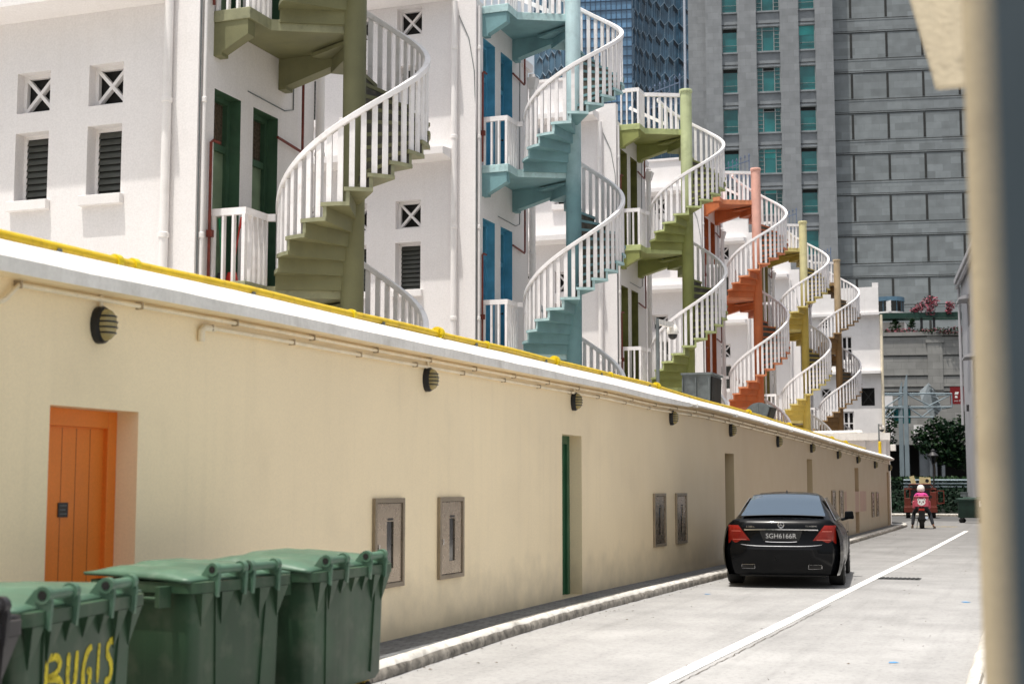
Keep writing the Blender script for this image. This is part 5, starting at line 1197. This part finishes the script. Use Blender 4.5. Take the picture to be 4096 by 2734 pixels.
# piers stand proud; window strips set back with spandrels
b.holed((0, 0, 0), (1, 0, 0), (0, 0, 1), (0, -1, 0), -4.7, 5.98, 0, 55, [(a, c, 5, 55) for a, c, _ in cols], .35)
b.add([(-6.2, .9, 0), (-4.7, .9, 0), (-4.7, .9, 55), (-6.2, .9, 55)], [(0, 1, 2, 3)]); b.add([(-4.7, .9, 0), (-4.7, 0, 0), (-4.7, 0, 55), (-4.7, .9, 55)], [(0, 1, 2, 3)])
b.add([(5.98, 0, 0), (5.98, 9, 0), (5.98, 9, 55), (5.98, 0, 55)], [(0, 1, 2, 3)]); b.add([(-6.2, .9, 0), (-6.2, 20, 0), (-6.2, 20, 55), (-6.2, .9, 55)], [(3, 2, 1, 0)])
b.add([(-6.2, .9, 55), (5.98, 0, 55), (5.98, 20, 55), (-6.2, 20, 55)], [(0, 1, 2, 3)])
b.build('tower_wall', 'stone', ht, fix=False)
for a, c, _ in cols:
    zp = 5
    for z0, z1 in rows + [(55, 55)]:
        sp = MB(); sp.box(a, .352, zp, c, .40, z0)
        if z0 < 55: sp.box(a, .22, z0 - .12, c, .3519, z0 - .005)
        if zp > 5: sp.box(a, .26, zp + .005, c, .3519, zp + .12); sp.box(a, .33, zp + .26, c, .3519, zp + .32, 1)
        sp.build('spandrel', ['stonesm', 'groove'], ht); zp = z1
random.seed(3)
for ci, (a, c, k) in enumerate(cols):
    for ri, (z0, z1) in enumerate(rows):
        f = MB(); fw = .06; y = .36
        for q in ((a, a + fw, z0, z1), (c - fw, c, z0, z1), (a + fw, c - fw, z0, z0 + fw), (a + fw, c - fw, z1 - fw, z1)): f.box(q[0], y, q[2], q[1], y + .08, q[3])
        if k == 3:
            for xx in (a + .50, c - .50): f.box(xx - .03, y, z0 + fw, xx + .03, y + .08, z1 - fw)
            for i in range(1, 6):
                zz = z0 + (z1 - z0) * i / 6; f.box(a + fw, y + .01, zz - .015, a + .47, y + .07, zz + .015); f.box(c - .47, y + .01, zz - .015, c - fw, y + .07, zz + .015)
            f.box(a + .53, y + .01, z1 - .36, c - .53, y + .07, z1 - .32)
        else: f.box(a + fw, y + .01, z0 + .62, c - fw, y + .05, z0 + .65)
        wo = f.build('window', 'tealfr', ht)
        g_ = MB(); g_.add([(a, y + .09, z0), (c, y + .09, z0), (c, y + .09, z1), (a, y + .09, z1)], [(0, 1, 2, 3)])
        r_ = random.random(); lo_ = a + (.53 if k == 3 else fw); hi_ = c - (.53 if k == 3 else fw)
        if r_ < .35: g_.add([(lo_, y + .085, z1 - .36), (hi_, y + .085, z1 - .36), (hi_, y + .085, z1), (lo_, y + .085, z1)], [(0, 1, 2, 3)], 2)
        elif r_ < .8:
            hb = random.uniform(.3, 1.2); g_.add([(lo_, y + .085, z1 - hb), (hi_, y + .085, z1 - hb), (hi_, y + .085, z1), (lo_, y + .085, z1)], [(0, 1, 2, 3)], 1)
        g_.build('pane', ['teal', 'teal2', 'dark'], wo, fix=False)
hw_ = thing('hotel_wing', 'banded grey stone wing with dark vertical slots behind the lane', 'building', (-12.20, 121.88, .03), be)
hw_.scale = (.98, .98, .98)
b = MB(); b.add([(-6, 0, 0), (16, 0, 0), (16, 0, 55), (-6, 0, 55)], [(0, 1, 2, 3)]); b.box(-6, .01, 0, 16, 12, 54.9); b.build('wing_wall', 'stone2', hw_, fix=False)
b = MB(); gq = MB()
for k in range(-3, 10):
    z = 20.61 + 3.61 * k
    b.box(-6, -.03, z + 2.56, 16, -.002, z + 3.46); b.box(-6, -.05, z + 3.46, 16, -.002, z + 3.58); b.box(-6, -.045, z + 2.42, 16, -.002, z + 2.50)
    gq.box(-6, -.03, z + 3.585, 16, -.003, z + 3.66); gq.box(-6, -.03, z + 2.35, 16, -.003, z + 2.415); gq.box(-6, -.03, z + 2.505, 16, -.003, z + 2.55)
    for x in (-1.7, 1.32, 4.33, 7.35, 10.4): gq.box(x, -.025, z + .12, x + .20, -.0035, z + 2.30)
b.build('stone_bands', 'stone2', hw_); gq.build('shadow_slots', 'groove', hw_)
pd_ = thing('podium', 'stone podium with dark colonnade and planted terrace past the lane end', 'building', (-8.40, 111.99, 0), be)
b = MB(); b.holed((0, 0, 0), (1, 0, 0), (0, 0, 1), (0, -1, 0), -14, 12, 0, 13.05, [(-14, 12, 0, 4.72)] + [(-1.75, -.47, 6.32, 7.7), (-4.4, -3.1, 6.32, 7.7)], .4, 0)
b.add([(-14, .4, 5), (12, .4, 5), (12, .4, 8.5), (-14, .4, 8.5)], [(0, 1, 2, 3)], 1); b.add([(-14, 3.0, 0), (12, 3.0, 0), (12, 3.0, 5), (-14, 3.0, 5)], [(0, 1, 2, 3)], 2); b.add([(-14, 0, 4.72), (12, 0, 4.72), (12, 3.1, 4.72), (-14, 3.1, 4.72)], [(3, 2, 1, 0)], 2)
b.add([(-14, 0, 13.05), (12, 0, 13.05), (12, 11, 13.05), (-14, 11, 13.05)], [(0, 1, 2, 3)])
b.build('podium_wall', ['stone3', 'teal', 'dark'], pd_, fix=False)
b = MB(); 
for z0, z1, e in ((13.0, 13.28, .12), (11.52, 11.62, .06), (9.98, 10.08, .06), (9.12, 9.22, .06), (8.76, 8.84, .05)): b.box(-14, -e, z0, 12, -.002, z1)
b.box(.86, -.09, 8.85, 1.97, -.003, 12.45); b.box(.74, -.14, 12.45, 2.10, -.003, 12.68); b.build('string_courses', 'stone3', pd_)
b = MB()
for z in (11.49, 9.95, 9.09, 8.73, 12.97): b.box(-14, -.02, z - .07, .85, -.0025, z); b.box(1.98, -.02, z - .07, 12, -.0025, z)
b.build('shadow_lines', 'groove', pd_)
for (x0, x1) in ((.17, .85), (.85, 1.41), (1.75, 1.98), (-3.2, -2.9), (4.2, 5)):
    q = MB(); q.box(x0, .5 + .3 * (x0 == .17), 0, x1 - .003, 1.2, 4.72); q.build('pillar', 'stonesm', pd_)
b = MB(); b.box(-3.4, -.3, 5.0, -1.95, -.01, 5.9); b.box(-.3, -.03, 4.9, .9, -.003, 6.2); b.box(-2.6, -.03, 4.9, -1.8, -.003, 8.5); b.build('white_panels', 'whitetrim', pd_)
pg_ = thing('pergola', 'dark green steel pergola frame on the planted terrace', 'pergola', (-8.40, 111.99, 13.05), be)
for x in (-2.5, .62, 1.55, 4.6): q = MB(); q.box(x - .09, .9, 0, x + .09, 1.08, 1.42); q.build('post', 'iron', pg_)
q = MB(); q.box(-4, .75, 1.40, 8, .95, 1.82); q.box(-4, 2.4, 1.42, 8, 2.55, 1.8); q.build('beam', 'greensteel', pg_)
rp2 = thing('round_pavilion', 'round dark glass pavilion with blue roof band on the terrace', 'pavilion', (-10.5, 113.6, 14.9))
q = MB(); q.lathe([(1.18, .12), (1.18, .95)], 28); q.build('glass_wall', 'glassdk', rp2, smooth=True)
q = MB(); q.lathe([(1.26, .95), (1.26, 1.28), (.2, 1.42)], 28, 0); q.lathe([(1.24, 0), (1.24, .12)], 28, 1)
for a in range(14): q.box(1.19 * cos(a * pi / 7) - .02, 1.19 * sin(a * pi / 7) - .02, .12, 1.19 * cos(a * pi / 7) + .02, 1.19 * sin(a * pi / 7) + .02, .95, 0)
q.box(-.02, -1.235, .1, .34, -1.15, .97, 1); q.build('roof_band', [M('pavilion_blue', (.10, .19, .27), .4, .2), 'whitetrim'], rp2)
q = MB(); q.box(-12.6, 114.6, 13.06, -9.4, 116.6, 14.4); tag(q.build('terrace_house', 'whitetrim'), 'small white terrace structure behind the pergola planting', 'terrace structure')
def bush(name, label, c, blobs, n, size, mats):
    cr = MB()
    for (x, y, z, r_) in blobs: leaves(cr, (c[0] + x, c[1] + y, c[2] + z), r_, n, size, len(mats))
    return tag(cr.build(name, mats, fix=False), label, 'shrub')
bush('bougainvillea', 'red flowering bougainvillea bush climbing over the pergola', (-7.45, 113.0, 15.5), [(0, 0, .1, .55), (.35, 0, .2, .5), (-.6, 0, -.25, .45), (-1.0, 0, -.45, .35), (.1, 0, -.5, .45), (1.6, 0, -.2, .4), (1.5, 0, -.55, .25)], 210, .085, ['boug', 'boug', 'leaf'])
bush('planter_shrubs', 'low leafy planting with red leaves along the terrace edge', (-8.0, 112.2, 13.3), [(x * .42, 0, random.uniform(0, .12), .30) for x in range(-6, 9)], 110, .08, ['leaf', 'boug', 'leaf', 'leaf2'])
bush('terrace_palm', 'spiky dark shrub left on the terrace planting', (-9.9, 112.5, 13.7), [(0, 0, .1, .45), (0, 0, .5, .22)], 130, .11, ['leaf', 'leaf2'])
bush('terrace_palm', 'thin dark shrub beside the white terrace structure', (-8.7, 112.6, 13.8), [(0, 0, .1, .32), (.05, 0, .4, .2)], 110, .10, ['leaf', 'leaf2'])
gp2 = MB(); gp2.tube([(-13.6, 122.0, 13), (-13.6, 122.0, 21.0)], .13, 8); tag(gp2.build('green_pole', 'greensteel', smooth=True), 'slim green pole before the banded stone wing', 'pole')

# ------------------------------------------------------------------ blue glass tower
bt = thing('glass_tower', 'tall blue glass tower with zigzag chevron facade', 'building', (0, 0, 0))
def camxy(Xc, Z): return (Xc * cos(TH) - Z * sin(TH), Xc * sin(TH) + Z * cos(TH))
cv = [(26.0, 300), (26.85, 301.4), (27.95, 303.2), (29.4, 305.2), (31.0, 306.9), (33.0, 308.6), (35.0, 309.7), (37.3, 310.8), (39.8, 311.6), (42.4, 312.1)]
CVP = [camxy(*p) for p in cv]
b = MB(); HT = 125
vs = [(*p, z) for p in CVP for z in (0, HT)]; b.add(vs, [(2 * i, 2 * i + 2, 2 * i + 3, 2 * i + 1) for i in range(len(CVP) - 1)]); dk = ml = st2 = b
def P3(s_, z, off=.15):     # point on the curved facade, s_ in panel units
    i = max(0, min(len(CVP) - 2, int(s_))); k = s_ - i; a, c = Vector(CVP[i]), Vector(CVP[i + 1]); p = a.lerp(c, k); d = (c - a).normalized(); n = Vector((d.y, -d.x)); p = p + n * off; return Vector((p.x, p.y, z))
ns = len(CVP) - 1; RH = 4.0; nrow = 24
for r_ in range(6, nrow):
    z = 20 + r_ * RH; sh_ = .5 * (r_ % 2)
    for i in range(-1, ns):
        a, m_, c = i + sh_, i + .5 + sh_, i + 1 + sh_
        if a < 0 or c > ns: continue
        A, Mm, Cc = P3(a, z), P3(m_, z + 1.15), P3(c, z)
        ml.bar(A, Mm, .09, .09, 1); ml.bar(Mm, Cc, .09, .09, 1); ml.bar(P3(a, z), P3(a, z - RH + 1.15), .05, .05, 1)
        dk.add([P3(m_, z + 1.05, .1), P3(c, z - .1, .1), P3(c, z - .95, .1), P3(m_, z - .05, .1)], [(0, 1, 2, 3)], 2)
        for k in (.25, .5, .75): st2.bar(P3(a + k, z + .2, .05), P3(a + k, z - RH + 1.0, .05), .06, .06, 3)
    st2.bar(P3(0, z - 1.6, .04), P3(ns, z - 1.6, .04), .03, .03) if False else None
b.build('chevron_facade', ['blueglass2', 'mullw', 'bluedk', 'mull'], bt, fix=False)
# flat gridded face, receding left of the corner
A = Vector(camxy(26.0, 300)); Bp = Vector(camxy(11.5, 302.0)); d = (Bp - A); n = Vector((d.y, -d.x)).normalized()
if n.dot(A) > 0: n = -n
b = MB(); b.add([(A.x, A.y, 0), (Bp.x, Bp.y, 0), (Bp.x, Bp.y, HT), (A.x, A.y, HT)], [(0, 1, 2, 3)]); b.build('flat_glass', 'blueglass', bt, fix=False)
g_ = MB(); NG = 13
for i in range(NG + 1): p = A.lerp(Bp, i / NG) + n * .08; g_.bar((p.x, p.y, 0), (p.x, p.y, HT), .12, .12)
for k in range(int(HT / 2.05)): z = k * 2.05; p, q = A + n * .08, Bp + n * .08; g_.bar((p.x, p.y, z), (q.x, q.y, z + .0), .16, .14)
g_.build('window_grid', 'mull', bt, fix=False)
# left chevron return
Cq = Vector(camxy(5.0, 312)); n2 = (Cq - Bp); nn = Vector((n2.y, -n2.x)).normalized()
if nn.dot(Bp) > 0: nn = -nn
b = MB(); b.add([(Bp.x, Bp.y, 0), (Cq.x, Cq.y, 0), (Cq.x, Cq.y, HT), (Bp.x, Bp.y, HT)], [(0, 1, 2, 3)]); ml = dk = b
def Q3(s_, z, o=.15): p = Bp.lerp(Cq, s_ / 5) + nn * o; return Vector((p.x, p.y, z))
for r_ in range(10, 24):
    z = 20 + r_ * RH; sh_ = .5 * (r_ % 2)
    for i in range(-1, 5):
        a, m_, c = i + sh_, i + .5 + sh_, i + 1 + sh_
        if a < 0 or c > 5: continue
        ml.bar(Q3(a, z), Q3(m_, z + 1.15), .12, .12, 1); ml.bar(Q3(m_, z + 1.15), Q3(c, z), .12, .12, 1); ml.bar(Q3(a, z), Q3(a, z - RH + 1.15), .07, .07, 1); dk.add([Q3(m_, z + 1.05, .1), Q3(a, z - .1, .1), Q3(a, z - .95, .1), Q3(m_, z - .05, .1)], [(0, 1, 2, 3)], 2)
b.build('chevron_facade', ['blueglass2', 'mullw', 'bluedk'], bt, fix=False)
q = MB(); p = Vector(camxy(38.75, 310)); q.box(p.x - .22, p.y - .6, 0, p.x + .22, p.y, HT); q.build('corner_fin', M('pale_fin', (.52, .56, .64), .5, .05), bt)

# ------------------------------------------------------------------ foreground pillar at the right
q = MB(); q.box(-.093, 2.45, 0, .5, 2.95, 5.2); tag(q.build('pillar', 'cream', bevel=.01), 'blurred cream painted pillar in the right foreground', 'pillar')
q = MB(); q.box(-.0145, .60, 0, .35, .63, 3.2); tag(q.build('door_panel', 'slate', bevel=.004), 'out of focus dark blue grey panel at the right picture edge', 'door')
q = MB(); pg = [(-.36, 3.25), (-.30, 2.97), (-.245, 2.745), (-.236, 2.70), (.3, 2.70), (.3, 3.25)]; k = len(pg)
vs = [(x, 4.15 + .0, z) for x, z in pg] + [(x, 4.17, z) for x, z in pg]; q.add(vs, [tuple(range(k)), tuple(range(2 * k - 1, k - 1, -1))] + [(i, k + i, k + (i + 1) % k, (i + 1) % k) for i in range(k)])
tag(q.build('bracket', 'creamd', bevel=.008), 'stained cream roof bracket hanging at the top right', 'bracket')
